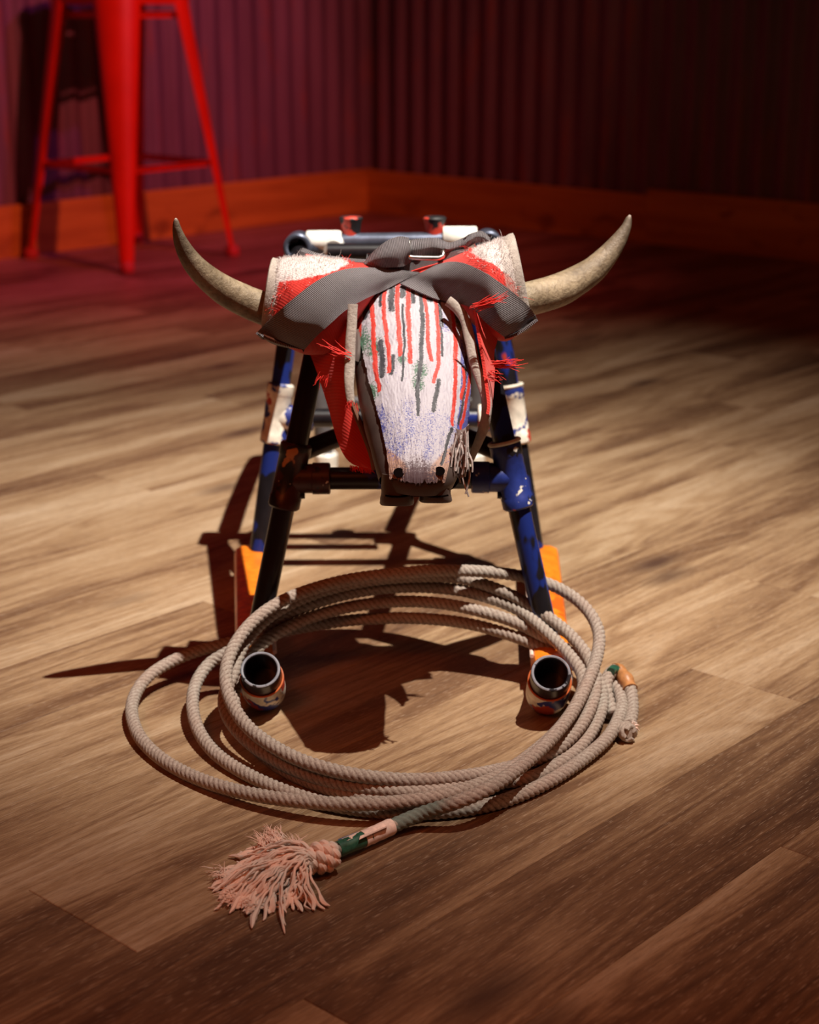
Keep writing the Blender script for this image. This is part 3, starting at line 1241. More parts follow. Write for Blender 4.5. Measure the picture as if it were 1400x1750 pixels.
m_.at['paint2'] = paint2
face = build('painted_face', m_, M['face'], head)
face['label'] = 'white flaking face paint with red and black drips'

# nostrils
for t, u in ((0.926, -.48), (0.920, .48)):
    p, T, sx, nf = head_frame(t)
    c = head_pt(t, u, 0.0027)
    m_ = MB()
    ring = [c + sx * math.cos(a) * .0050 + T * math.sin(a) * .0042 for a in [2 * math.pi * k / 20 for k in range(20)]]
    ring2 = [c - nf * 0.004 + sx * math.cos(a) * .004 + T * math.sin(a) * .0032 for a in [2 * math.pi * k / 20 for k in range(20)]]
    m_.add([q + nf * 0.0008 for q in ring] + ring2, [(k, (k + 1) % 20, 20 + (k + 1) % 20, 20 + k) for k in range(20)] + [tuple(range(20, 40))] + [tuple(range(20))])
    build('nostril', m_, M['recess_shade'], head)  # capped disc; the dark of the hole is in its colour

# plastic muzzle lobes below the painted nose
p, T, sx, nf = head_frame(0.97)
for x0, x1, yb in ((650, 707, 861), (717, 772, 856)):
    m_ = MB()
    secs = []
    for k, (py, g) in enumerate(((808, .90), (828, .96), (842, .93), (850, 1.0), (yb - 2, 1.03), (yb, .98))):
        c = at_y((x0 + x1) / 2, py, 1.476 + 0.0008 * k)
        hwid = (x1 - x0) / 2 * depth(c) / F * g
        ring = []
        for j in range(28):
            a = 2 * math.pi * j / 28
            pw = 3.2
            q = 1 / (abs(math.cos(a)) ** pw + abs(math.sin(a)) ** pw) ** (1 / pw)
            ring.append(c + V((math.cos(a) * q * hwid, math.sin(a) * q * 0.021, -math.sin(a) * q * 0.004)))
        secs.append(ring)
    for r_ in secs:
        m_.v += r_
    for i in range(len(secs) - 1):
        for k in range(28):
            l = (k + 1) % 28
            m_.f.append((i * 28 + k, i * 28 + l, (i + 1) * 28 + l, (i + 1) * 28 + k))
    m_.f += [tuple(range(28))[::-1], tuple(range((len(secs) - 1) * 28, len(secs) * 28))]
    lobe = build('muzzle_lobe', m_, M['plastic_head'], head)
    m_ = MB()
    c = [at_y(x0 + (x1 - x0) * f, 845 + 4 * math.sin(math.pi * f), 1.4565) for f in (.15, .35, .55, .75, .9)]
    m_.tube(spline([tuple(q) for q in c], 0.004), 0.0009, 6)
    build('crease_shade', m_, M['recess_shade'], lobe)  # dark raised line in place of the crease's shade

# frayed tape hanging on the right cheek
m_ = MB()
for k in range(46):
    f = random.random()
    a = at_y(778 + 22 * random.random(), 735 + 55 * f, 1.472 + 0.01 * random.random())
    L = 0.012 + 0.022 * random.random()
    dr = V((0.25 * random.uniform(-1, 1), random.uniform(-.5, .3), -1)).normalized()
    c1_ = a + dr * L * .5 + V((random.uniform(-1, 1), random.uniform(-1, 0), 0)) * 0.003
    m_.tube(spline([tuple(a), tuple(c1_), tuple(a + dr * L)], 0.004), 0.0009, 5)
rowsA = []
for i in range(9):
    a, b = (781 + i * .6, 733 + i * 8.5), (802 - i * .7, 728 + i * 9)
    rowsA.append([at_y(a[0] + (b[0] - a[0]) * j / 4, a[1] + (b[1] - a[1]) * j / 4 + 3 * math.sin(i * 1.7 + j), 1.478 + 0.004 * math.sin(j * 1.3 + i)) for j in range(5)])
m_.sheet(rowsA, 0.0015)
build('frayed_tape', m_, plain('grey_frayed_tape', (0.50, 0.44, 0.42), 0.7, nscale=300, var=0.35), head)

# neck pipe into the frame
m_ = MB()
m_.tube([(-0.006, 1.70, 0.395), (-0.006, 1.66, 0.40), (-0.002, 1.655, 0.41)], 0.02, 20)
build('neck_pipe', m_, M['pipe_black'], dummy)

# horns
LH = [(560, 522, 26, 1.645), (520, 528, 28, 1.643), (478, 531, 28.5, 1.640), (460, 530, 28.5, 1.637), (424, 516.5, 27.5, 1.632), (385, 497, 25.2, 1.622), (349, 470, 21, 1.610), (325, 443, 17, 1.600), (310, 416, 12.6, 1.592), (302.5, 392, 7.8, 1.586), (301, 378, 4.6, 1.584), (300.5, 373.5, 1.8, 1.583)]
RH = [(800, 512, 26, 1.645), (850, 514, 28, 1.643), (892, 512, 29, 1.642), (910.4, 509, 29, 1.648), (951.5, 497, 28.5, 1.666), (982, 482, 26, 1.680), (1014, 461, 22.5, 1.692), (1040, 434, 18, 1.700), (1058, 410, 13.5, 1.704), (1070, 389, 8.6, 1.706), (1075, 373, 5, 1.707), (1077, 367.5, 1.8, 1.707)]
for H in (LH, RH):
    P = spline([(*at_y(x, y, Y), r * depth(at_y(x, y, Y)) / F) for x, y, r, Y in H], 0.003)
    m_ = MB()

    def horn_prof(a, s, ph=random.random() * 6):
        return 1 + 0.018 * noise.noise(V((math.cos(a) * 2, math.sin(a) * 2, s * 70 + ph))) + 0.010 * noise.noise(V((math.cos(a) * 5, math.sin(a) * 5, s * 25 + ph)))
    m_.tube(P, [p[3] for p in P], 36, prof=horn_prof)
    m_.at['tip'] = [max(0.0, (i / (len(P) - 1) - .25) / .75) for i in range(len(P)) for _ in range(36)]
    build('horn', m_, M['horn'], dummy)

# ------------------------------------------------------------------ horn wraps: padded red sleeves, felt edged flaps, webbing and buckle
wraps = thing('horn_wraps', (0.0, 1.64, 0.42), 'red nylon horn wraps with felt lining and grey webbing straps buckled over the steer head', 'horn wraps')
HULL_V, HULL_F = list(HEAD_V), list(HEAD_F)


def loft_wrap(secs, woolf, feltf):
    m_ = MB()
    tab = [(*a, *b, Y, ry) for a, b, Y, ry in secs]
    N = 40
    n = 44
    wool, felt = [], []
    for i in range(N + 1):
        x0, y0, x1, y1, Y, ry = sample(tab, i / N)
        top, bot = at_y(x0, y0, Y), at_y(x1, y1, Y)
        c, hv = (top + bot) / 2, (top - bot) / 2
        for k in range(n):
            a = 2 * math.pi * k / n
            pw = 2.3
            q = 1 / (abs(math.cos(a)) ** pw + abs(math.sin(a)) ** pw) ** (1 / pw)
            wr_ = 1 + 0.025 * noise.noise(V((i * .22, math.cos(a) * 2, math.sin(a) * 2 + x0 * .01)))
            p = c + hv * (math.cos(a) * q * wr_) + V((0, -1, 0)) * (math.sin(a) * q * ry * wr_)
            m_.v.append(p)
            fx = (x0 + x1) / 2 + (x0 - x1) / 2 * math.cos(a) * q
            fy = (y0 + y1) / 2 + (y0 - y1) / 2 * math.cos(a) * q
            wool.append(woolf(fx, fy))
            felt.append(feltf(i / N, a))
    for i in range(N):
        for k in range(n):
            l = (k + 1) % n
            m_.f.append((i * n + k, i * n + l, (i + 1) * n + l, (i + 1) * n + k))
    # rolled inner lip at the horn end
    base = len(m_.v)
    x0, y0, x1, y1, Y, ry = tab[0]
    c = (at_y(x0, y0, Y) + at_y(x1, y1, Y)) / 2
    inw = (V(m_.v[n * 6]) - V(m_.v[0]))
    axis = ((at_y(tab[1][0], tab[1][1], tab[1][4]) + at_y(tab[1][2], tab[1][3], tab[1][4])) / 2 - c).normalized()
    for step, (sc, dd) in enumerate(((.90, -0.002), (.80, 0.004), (.72, 0.014))):
        for k in range(n):
            p = c + (m_.v[k] - c) * sc + axis * dd
            m_.v.append(p)
            wool.append(0.0)
            felt.append(0.85)
    for s_ in range(3):
        for k in range(n):
            l = (k + 1) % n
            a0 = (k, l) if s_ == 0 else (base + (s_ - 1) * n + k, base + (s_ - 1) * n + l)
            m_.f.append((a0[0], base + s_ * n + k, base + s_ * n + l, a0[1]))
    m_.at['wool'] = wool
    m_.at['felt'] = felt
    off = len(HULL_V)
    HULL_V.extend(m_.v[:(N + 1) * n])
    HULL_F.extend(tuple(i + off for i in f) for f in m_.f[:N * n])
    return m_, n, N


def line_y(pts, x):
    pts = sorted(pts)
    for (a, b), (c, d) in zip(pts, pts[1:]):
        if a <= x <= c:
            return b + (d - b) * (x - a) / (c - a)
    return pts[0][1] if x < pts[0][0] else pts[-1][1]


wool_l = lambda x, y: max(0.0, min(1.0, 0.5 + (line_y([(455, 520), (479, 500), (482, 472), (520, 466), (560, 458), (596, 449)], x) - y) / 14)) * (1 if x < 600 else 0)
wool_r = lambda x, y: max(0.0, min(1.0, 0.5 + (line_y([(768, 402), (790, 424), (810, 431), (842, 442), (870, 463), (885, 490), (898, 525)], x) - y) / 14)) * (1 if x > 775 else 0)
LS = [((470, 447), (455, 560), 1.640, .036), ((492, 442), (480, 586), 1.636, .042), ((535, 440), (525, 602), 1.632, .046), ((575, 444), (570, 598), 1.632, .047), ((612, 451), (612, 545), 1.650, .040), ((655, 452), (655, 492), 1.672, .026), ((700, 453), (700, 484), 1.680, .020)]
RS = [((874, 407), (903, 556), 1.640, .037), ((856, 410), (884, 573), 1.636, .043), ((828, 420), (850, 580), 1.632, .046), ((796, 432), (806, 550), 1.646, .040), ((752, 446), (756, 500), 1.668, .028), ((698, 453), (698, 484), 1.680, .020)]
mw1, n1_, N1_ = loft_wrap(LS, wool_l, lambda t, a: 0.8 if t < 0.07 else 0.0)
o1 = build('sleeve', mw1, M['wrap'], wraps)
mw2, n2_, N2_ = loft_wrap(RS, wool_r, lambda t, a: 0.7 if t < 0.14 else 0.0)
o2 = build('sleeve', mw2, M['wrap'], wraps)

# thick felt cuffs at the horn ends
for mw, n_ in ((mw1, n1_), (mw2, n2_)):
    m_ = MB()
    c = sum((mw.v[q] for q in range(n_)), V((0, 0, 0))) / n_
    axis = (sum((mw.v[3 * n_ + q] for q in range(n_)), V((0, 0, 0))) / n_ - c).normalized()
    rng_ = [(1.02, 0.012), (1.075, 0.008), (1.085, 0.002), (1.06, -0.003), (1.00, -0.004), (0.95, -0.001), (0.93, 0.006)]
    for sc, dd in rng_:
        for k in range(n_):
            wob_ = 1 + 0.02 * noise.noise(V((k * .3, sc * 7, c.x * 9)))
            m_.v.append(c + (mw.v[k] - c) * (sc * wob_) + axis * dd)
    for i in range(len(rng_) - 1):
        for k in range(n_):
            l = (k + 1) % n_
            m_.f.append((i * n_ + k, i * n_ + l, (i + 1) * n_ + l, (i + 1) * n_ + k))
    build('felt_cuff', m_, M['felt'], wraps)

# wool and red fuzz standing off the sleeves
mz, mzr = MB(), MB()
for mw, n_, N_ in ((mw1, n1_, N1_), (mw2, n2_, N2_)):
    wl_ = mw.at['wool']
    for _ in range(15000):
        i, k = random.randrange(N_), random.randrange(n_)
        idx = i * n_ + k
        wv = wl_[idx]
        if math.sin(2 * math.pi * k / n_) < -0.5:
            continue
        edge = 0.12 < wv < 0.9
        if wv < 0.4 and not edge:
            continue
        l = (k + 1) % n_
        p00, p10, p01 = mw.v[idx], mw.v[idx + n_], mw.v[i * n_ + l]
        p = p00 + (p10 - p00) * random.random() + (p01 - p00) * random.random()
        nn_ = (p10 - p00).cross(p01 - p00).normalized()
        cc = sum((mw.v[i * n_ + q] for q in range(0, n_, 4)), V((0, 0, 0))) / len(range(0, n_, 4))
        if nn_.dot(p - cc) < 0:
            nn_ = -nn_
        rv = V((random.gauss(0, 1), random.gauss(0, 1), random.gauss(0, 1)))
        long_ = random.random() < 0.012
        L = random.uniform(.006, .012) if long_ else random.uniform(.0012, .0042)
        d1 = (nn_ + rv * .8).normalized()
        if edge:
            d1 = (d1 + V((0, 0, -.6))).normalized()
        d2 = (d1 + rv.yzx * .5).normalized()
        tgt = mzr if (edge and random.random() < .75) else mz
        if tgt is mzr:
            L *= 1.3
        tgt.tube([p - nn_ * .0005, p + d1 * L * .6, p + d1 * L * .6 + d2 * L * .4], [.00016, .00013, .00006], 3, caps=False)
fz = build('wool_fuzz', mz, M['wool'], wraps)
fz['kind'] = 'stuff'
fz = build('red_fuzz', mzr, M['red_thread'], wraps)
fz['kind'] = 'stuff'


def hull_tree():
    return BVHTree.FromPolygons([tuple(v) for v in HULL_V], HULL_F)


def band(U, L, nu, nv, off, yf=None, tree=None, smooth=2, yoff=None):
    """Grid of points between two outlines, laid on the padded hull at a small stand-off."""
    pts, Ys = [], []
    for i in range(nu + 1):
        a, b = sample(U, i / nu), sample(L, i / nu)
        rowp, rowy = [], []
        for j in range(nv + 1):
            k = j / nv
            px, py = a[0] + (b[0] - a[0]) * k, a[1] + (b[1] - a[1]) * k
            y = None
            if tree:
                d = ray(px, py).normalized()
                hit = tree.ray_cast(CAMV, d)
                if hit[0]:
                    y = hit[0].y - off
            if y is None and yf is not None:
                y = yf(i / nu, k)
            rowp.append((px, py))
            rowy.append(y)
        pts.append(rowp)
        Ys.append(rowy)
    known = [y for r in Ys for y in r if y is not None]
    for i in range(nu + 1):
        for j in range(nv + 1):
            if Ys[i][j] is None:
                best = None
                for a in range(nu + 1):
                    for b in range(nv + 1):
                        if Ys[a][b] is not None:
                            dd = (a - i) ** 2 + ((b - j) * 2) ** 2
                            if best is None or dd < best[0]:
                                best = (dd, Ys[a][b])
                pts[i][j] = (*pts[i][j][:2], best[1] + 0.006 * min(1, math.sqrt(best[0]) / 8))
            else:
                pts[i][j] = (*pts[i][j][:2], Ys[i][j])
    Y2 = [[q[2] for q in r] for r in pts]
    for _ in range(smooth):
        Z = [r[:] for r in Y2]
        for i in range(nu + 1):
            for j in range(nv + 1):
                nb = [Z[a][b] for a, b in ((i - 1, j), (i + 1, j), (i, j - 1), (i, j + 1)) if 0 <= a <= nu and 0 <= b <= nv]
                Y2[i][j] = min(Z[i][j], 0.5 * Z[i][j] + 0.5 * sum(nb) / len(nb)) if tree else 0.5 * Z[i][j] + 0.5 * sum(nb) / len(nb)
    if yoff:
        Y2 = [[Y2[i][j] + yoff(i / nu, j / nv) for j in range(nv + 1)] for i in range(nu + 1)]
    return [[at_y(pts[i][j][0], pts[i][j][1], Y2[i][j]) for j in range(nv + 1)] for i in range(nu + 1)]


TREE = hull_tree()
# lower red flap at the left of the face, felt edge beside it
def fl(name, U, L, yfn, mat, thick=0.003, nu=26, nv=10):
    m_ = MB()
    m_.sheet(band(U, L, nu, nv, 0, yfn, None), thick)
    return build(name, m_, M[mat], wraps)


flapL = fl('flap', [(524, 592), (535, 618), (548, 655), (562, 700), (574, 745), (586, 775), (602, 793), (632, 803)],
           [(600, 540), (600, 590), (599, 640), (603, 690), (613, 722), (624, 752), (634, 778), (638, 800)],
           lambda i, j: 1.594 - 0.030 * i + 0.03 * (1 - j) * (1 - i) - 0.004 * math.sin(j * 3.1) + 0.004 * math.sin(i * 7 + j * 2), 'red')
flapL2 = fl('flap', [(812, 522), (818, 560), (827, 610), (833, 650), (838, 690), (836, 708)],
            [(845, 556), (851, 576), (845, 604), (846, 640), (842, 690), (838, 712)],
            lambda i, j: 1.598 - 0.055 * i + 0.02 * j, 'red')
# felt edges
for pts, w0 in (([(603, 520, 1.594), (602, 545, 1.590), (599, 580, 1.584), (598, 620, 1.578), (597, 660, 1.568), (600, 690, 1.562)], 9.0),
                ([(766, 514, 1.612), (781, 526, 1.608), (795, 548, 1.602), (803, 580, 1.592), (811, 620, 1.580), (823, 652, 1.570), (831, 682, 1.562), (831, 712, 1.560), (823, 742, 1.566), (812, 768, 1.575), (802, 790, 1.585)], 9.0)):
    P = spline([tuple(at_y(*q)) for q in pts], 0.004)
    m_ = MB()
    nP = len(P)
    m_.tube(P, [w0 * depth(p) / F * (1.0 - 0.35 * max(0, (i / nP - .7) / .3)) for i, p in enumerate(P)], 18,
            prof=lambda a, s: 1 + 0.10 * noise.noise(V((math.cos(a), math.sin(a), s * 60))), up=(0, -1, 0), flat=0.65)
    build('felt_edge', m_, M['felt'], wraps)
# thin lining edge down the left flap, its shadow painted in as brown
P = spline([tuple(at_y(*q)) for q in ((600, 686, 1.563), (612, 716, 1.561), (625, 748, 1.558), (636, 780, 1.556), (640, 802, 1.555))], 0.004)
m_ = MB()
m_.tube(P, 0.0028, 10, up=(0, -1, 0), flat=1.6)
build('lining_edge', m_, plain('shaded_brown_felt', (0.16, 0.075, 0.045), 0.9), wraps)

# frayed ends at the bottom of the left flap and red tufts
m_ = MB()
for k in range(70):
    f = random.random()
    a = at_y(598 + 40 * f, 795 + 7 * f, 1.563)
    m_.tube([a, a + V((random.gauss(0, .0015), -.001, -random.uniform(.001, .006)))], [.0004, .0002], 3)
for (px, py, Y, ang0, ang1, L, cnt) in ((814, 526, 1.568, 12, 32, .032, 26), (845, 622, 1.565, -8, 12, .028, 30), (838, 640, 1.56, -25, 0, .014, 16), (556, 640, 1.59, 220, 265, .012, 10), (592, 606, 1.575, 140, 170, .026, 12), (598, 690, 1.555, -110, -60, .009, 16), (482, 508, 1.60, 150, 230, .005, 120)):
    for k in range(cnt):
        a = at_y(px + random.gauss(0, 5), py + random.gauss(0, 4), Y)
        an = math.radians(random.uniform(ang0, ang1))
        l_ = L * random.uniform(.35, 1.0)
        d = V((math.cos(an), random.uniform(-.3, .1), math.sin(an)))
        b = a + d * l_ * .6 + V((0, 0, random.gauss(0, .0012)))
        m_.tube([a, b, a + d * l_ + V((0, 0, random.gauss(0, .002)))], [.00045, .00035, .00016], 4, caps=False)
tf = build('red_threads', m_, M['red_thread'], wraps)
tf['kind'] = 'stuff'

# webbing straps
U1 = [(440, 567), (470, 538), (503, 509), (540, 481), (575, 464), (612, 457), (660, 459), (716, 465)]
L1 = [(520, 598), (541, 575), (565, 553), (590, 531), (622, 512), (655, 497), (690, 479), (718, 466)]
U2 = [(744, 453), (770, 447), (800, 452), (840, 473), (875, 498), (905, 525), (918, 545)]
L2 = [(684, 484), (715, 498), (750, 512), (785, 519), (808, 528), (832, 553), (862, 576)]


def strap(U, L, off, nu=70, nv=12, yfn=None, tree=TREE, thick=0.0022, sm=6, ulen=None, yoff=None, name='strap'):
    m_ = MB()
    base, K = m_.sheet(band(U, L, nu, nv, off, yfn, tree, sm, yoff), thick)
    ln = sum(math.dist(a, b) for a, b in zip(U, U[1:])) / 100.0
    for k in m_.uv:
        m_.uv[k] = (m_.uv[k][0] * ln * 0.42, m_.uv[k][1])
    return build(name, m_, M['webbing'], wraps)


strap(U1, L1, 0.006)
strap(U2, L2, 0.009)
# turned-under ends below the horns
strap([(440, 567), (452, 578), (480, 589), (520, 598)], [(447, 574), (462, 586), (488, 594), (516, 597)], 0.0, nu=14, nv=4, tree=None, yfn=lambda i, j: 1.596 + 0.03 * j)
strap([(918, 545), (903, 556), (884, 569), (862, 576)], [(906, 548), (896, 556), (880, 566), (862, 572)], 0.0, nu=14, nv=4, tree=None, yfn=lambda i, j: 1.592 + 0.03 * j)
# upper strap run over the poll with buckle
strap([(513, 429), (545, 439), (590, 446), (640, 449), (700, 452)], [(514, 437), (545, 448), (590, 455), (640, 459), (700, 461)], 0, nu=30, nv=3, tree=None, yfn=lambda i, j: 1.668 - .01 * i, thick=0.02, name='poll_strap')
m_ = MB()
m_.sheet(band([(522, 436), (560, 444), (592, 450)], [(524, 440), (560, 449), (592, 454)], 12, 2, 0, lambda i, j: 1.655, None), 0.01)
build('red_piping', m_, M['red'], wraps)
m_ = MB()
m_.sheet(band([(690, 452), (730, 443), (765, 432), (800, 425)], [(690, 463), (730, 462), (765, 450), (800, 440)], 16, 3, 0, lambda i, j: 1.662, None), 0.03)
build('poll_strap', m_, M['webbing'], wraps)
# folded keeper loop left of the buckle
strap([(622, 447), (640, 428), (662, 411), (682, 404), (699, 406)], [(624, 458), (645, 459), (668, 457), (690, 455), (704, 447)], 0, nu=24, nv=8, tree=None,
      yfn=lambda i, j: 1.662 - 0.012 * math.sin(math.pi * min(1, i * 1.1)) - 0.010 * math.sin(math.pi * j), thick=0.014, name='keeper_loop')
# tongue through the buckle, rising to the right
strap([(696, 411), (725, 407), (748, 407), (768, 414), (790, 407), (808, 398), (824, 395), (838, 405)], [(701, 441), (728, 440), (748, 436), (768, 438), (785, 432), (803, 421), (820, 414), (836, 415)], 0, nu=44, nv=8, tree=None,
      yfn=lambda i, j: 1.669 - 0.010 * math.sin(math.pi * j) + 0.004 * i + 0.003 * math.sin(i * 21 + j * 3), thick=0.008, name='strap_tongue')
m_ = MB()
ringp = [at_y(699, 414, 1.668), at_y(698, 436, 1.658), at_y(702, 440, 1.656), at_y(751, 441, 1.656), at_y(757, 438, 1.657), at_y(757, 430, 1.662), at_y(756, 418, 1.684), at_y(720, 412, 1.686)]
m_.tube(spline([tuple(q) for q in ringp + ringp[:1]], 0.003)[:-1], 0.0024, 12, closed=True)
build('buckle', m_, M['buckle'], wraps)

# ------------------------------------------------------------------ rope
rope = thing('coiled_rope', (0.0, 1.50, 0), 'grey-tan coiled ranch rope on the floor with a tasselled end, looped over the runner elbows', 'rope')
RP = [(668, 1413, .010), (720, 1391, .016), (780, 1371, .028), (830, 1350, .034), (880, 1318, .036), (930, 1275, .037), (975, 1222, .041), (1005, 1165, .049), (1022, 1115, .060), (1022, 1075, .072), (1000, 1038, .085), (960, 1008, .098), (905, 988, .110), (840, 978, .118), (760, 975, .124),
      (680, 980, .124), (600, 990, .120), (530, 1008, .114), (470, 1034, .106), (425, 1070, .094), (395, 1115, .080), (386, 1160, .066), (398, 1205, .053), (430, 1248, .043), (490, 1288, .035), (560, 1314, .030), (640, 1329, .026), (720, 1333, .022), (800, 1326, .018), (858, 1315, .015),
      (908, 1301, .015), (953, 1279, .019), (990, 1243, .025), (1012, 1203, .032), (1018, 1165, .041), (1003, 1120, .054), (965, 1076, .068), (914, 1040, .082), (858, 1010, .096), (790, 989, .106), (720, 985, .110), (640, 991, .108), (570, 1005, .103), (505, 1028, .096), (450, 1062, .086), (414, 1106, .072),
      (399, 1150, .057), (384, 1190, .045), (390, 1225, .035), (420, 1263, .026), (470, 1298, .020), (540, 1328, .016), (620, 1346, .015), (700, 1353, .014), (780, 1348, .011), (840, 1338, .008), (904, 1330, .0075), (950, 1308, .009), (990, 1278, .011), (1018, 1238, .016), (1030, 1200, .022), (1024, 1166, .030),
      (1005, 1140, .038), (975, 1115, .046), (940, 1093, .055), (889, 1067, .065), (837, 1049, .073), (760, 1032, .080), (680, 1028, .082), (600, 1037, .080), (530, 1056, .075), (478, 1080, .068), (440, 1108, .058), (412, 1145, .043), (400, 1190, .030), (408, 1235, .020), (440, 1281, .012), (500, 1323, .008), (580, 1353, .007), (660, 1367, .0068), (740, 1369, .0066), (810, 1357, .0066),
      (880, 1326, .0068), (940, 1285, .007), (985, 1240, .010), (1008, 1195, .017), (1002, 1155, .027), (970, 1128, .036), (930, 1108, .044), (880, 1088, .051), (820, 1070, .057), (760, 1060, .060), (680, 1056, .062), (600, 1060, .060), (530, 1070, .056), (460, 1084, .050), (400, 1097, .041), (350, 1109, .034), (300, 1127, .028), (255, 1155, .022),
      (230, 1190, .016), (226, 1225, .012), (243, 1265, .009), (285, 1303, .008), (350, 1335, .009), (430, 1357, .013), (520, 1370, .017), (600, 1374, .020), (680, 1371, .022), (750, 1361, .022), (810, 1344, .022), (860, 1322, .0215), (910, 1288, .023), (957, 1245, .028), (988, 1200, .035), (998, 1165, .042), (986, 1136, .050), (960, 1105, .058), (927, 1074, .068), (888, 1043, .078), (837, 1022, .087), (780, 1008, .094), (700, 1003, .097), (620, 1010, .095), (550, 1027, .090), (490, 1051, .080), (440, 1083, .066), (400, 1109, .052),
      (362, 1131, .040), (338, 1162, .030), (329, 1200, .022), (338, 1245, .014), (368, 1287, .009), (420, 1322, .0075), (490, 1353, .0068), (570, 1376, .0066), (660, 1388, .0066), (750, 1388, .0066), (830, 1377, .0068), (890, 1358, .0072), (950, 1329, .008), (1004, 1292, .009), (1043, 1255, .011), (1062, 1213, .013), (1058, 1184, .016), (1046, 1165, .020), (1032, 1154, .024)]
RR_ = 0.0064


def twist(a, s):
    return 0.79 + 0.26 * abs(math.sin(2.0 * (a - s * 2 * math.pi / 0.026))) ** 0.65


def rope_part(pts, name, parent, r=RR_, teal=0.0):
    P = spline([tuple(at_z(*q)) for q in pts], 0.012)
    P = spline(P, 0.0016)
    m_ = MB()
    n = 22
    m_.tube(P, r, n, prof=twist)
    gr, te = [], []
    arc = 0
    for i, p in enumerate(P):
        if i:
            arc += math.dist(P[i], P[i - 1])
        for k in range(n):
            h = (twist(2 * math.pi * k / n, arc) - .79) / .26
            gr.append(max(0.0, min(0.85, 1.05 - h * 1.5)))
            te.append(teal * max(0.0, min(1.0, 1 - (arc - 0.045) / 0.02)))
    m_.at['groove_shade'] = gr
    m_.at['teal'] = te
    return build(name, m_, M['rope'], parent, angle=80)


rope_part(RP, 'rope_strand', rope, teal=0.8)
# honda: eye with tan leather burner and end knot
rope_part([(1046, 1222, .010), (1041, 1200, .016), (1036, 1178, .024), (1038, 1160, .030), (1047, 1147, .032), (1058, 1148, .030), (1070, 1162, .026), (1078, 1180, .020), (1081, 1205, .014), (1079, 1228, .010), (1074, 1240, .009)], 'honda_loop', rope)
P = spline([tuple(at_z(*q)) for q in ((1051, 1146, .032), (1058, 1148, .030), (1070, 1162, .026), (1077, 1178, .0205))], 0.002)
m_ = MB()
m_.tube(P, [0.0078 + 0.0006 * math.sin(i * .9) for i in range(len(P))], 24)
build('leather_burner', m_, M['leather'], rope)
P = spline([tuple(at_z(*q)) for q in ((1044, 1148, .037), (1049, 1143, .037), (1054, 1145, .035))], 0.002)
m_ = MB()
m_.tube(P, 0.0045, 12)
build('green_binding', m_, M['tape_green'], rope)


def knot(name, c, r, mat, wraps_n, axis, seed):
    """Wall knot: several fat strands wound round one another."""
    rg = random.Random(seed)
    m_ = MB()
    axis = V(axis).normalized()
    ref = V((0, 0, 1)) if abs(axis.z) < .8 else V((1, 0, 0))
    n1 = (ref - axis * ref.dot(axis)).normalized()
    n2 = axis.cross(n1)
    for k in range(wraps_n):
        ph = 2 * math.pi * k / wraps_n
        pts = []
        for i in range(34):
            t = i / 33
            a = ph + t * 2 * math.pi * 0.85
            z = (t - .5) * 1.7
            rr = r * (1.0 - 0.35 * z * z) + 0.0006 * math.sin(9 * t)
            pts.append(c + (n1 * math.cos(a) + n2 * math.sin(a)) * rr * .78 + axis * (z * r * .95))
        m_.tube(pts, r * .29, 10, prof=lambda a, s: 0.9 + 0.14 * abs(math.sin(1.5 * a - s * 500)))
    m_.tube([c - axis * r * .8, c, c + axis * r * .8], [r * .5, r * .72, r * .5], 12)
    return build(name, m_, mat, rope)


knot('end_knot', at_z(1071, 1250, 0.0105), 0.0092, M['rope'], 4, (0.3, -1, 0.1), 3)
m_ = MB()
for k in range(26):
    a = at_z(1078 + random.gauss(0, 3), 1240 + random.gauss(0, 3), .012)
    d = V((random.uniform(-.2, 1), random.uniform(-1, .2), random.uniform(-.3, .5))).normalized()
    m_.tube([a, a + d * .005, a + d * .008 + V((0, 0, -.001))], [.0009, .0008, .0004], 5)
build('frayed_end', m_, M['yarn'], rope)

# tassel end: tape, label flap, knot, yarns
tp = [tuple(at_z(*q)) for q in ((577, 1452, .011), (600, 1443, .011), (630, 1430, .011), (668, 1413, .0105))]
rope_part([(556, 1462, .011), (577, 1452, .011), (600, 1443, .011), (630, 1430, .011), (672, 1411, .0105)], 'rope_tail', rope, teal=0.2)
P = spline(tp, 0.003)
m_ = MB()
cut = int(len(P) * .60)
m_.tube(P[:cut], 0.0071, 20, prof=lambda a, s: 1 + 0.03 * math.sin(3 * a + s * 300))
build('green_tape', m_, M['tape_green'], rope)
m_ = MB()
m_.tube(P[cut - 3:], [0.0076 - 0.0002 * (i % 3) for i in range(len(P[cut - 3:]))], 20, prof=lambda a, s: 1 + 0.05 * noise.noise(V((math.cos(a) * 2, math.sin(a) * 2, s * 250))))
build('white_tape', m_, M['tape_white'], rope)
m_ = MB()
q0, q1 = V(P[2]), V(P[cut])
strip = []
for i in range(10):
    c = q0.lerp(q1, i / 9)
    strip.append([c + V((0.0, 0.0, 0.0070)) + V((-.35, .9, 0)) * .0035 * k + V((0, 0, -.0006 * k * k)) for k in (-.8, 0, .8, 1.4)])
m_.sheet(strip, 0.0008)
build('white_tape', m_, M['tape_white'], rope)
m_ = MB()
fl_ = []
for i in range(9):
    t = i / 8
    a = at_z(614 + 48 * t, 1435 - 21 * t, .0178)
    b = at_z(618 + 40 * t, 1428 - 26 * t + 2 * math.sin(t * 3), .0165 - .002 * t)
    fl_.append([a.lerp(b, k / 4) + V((0, 0, .0012 * math.sin(k * 1.2 + t * 2))) for k in range(5)])
m_.sheet(fl_, 0.0007)
build('tape_flap', m_, M['tape_white'], rope)
m_ = MB()
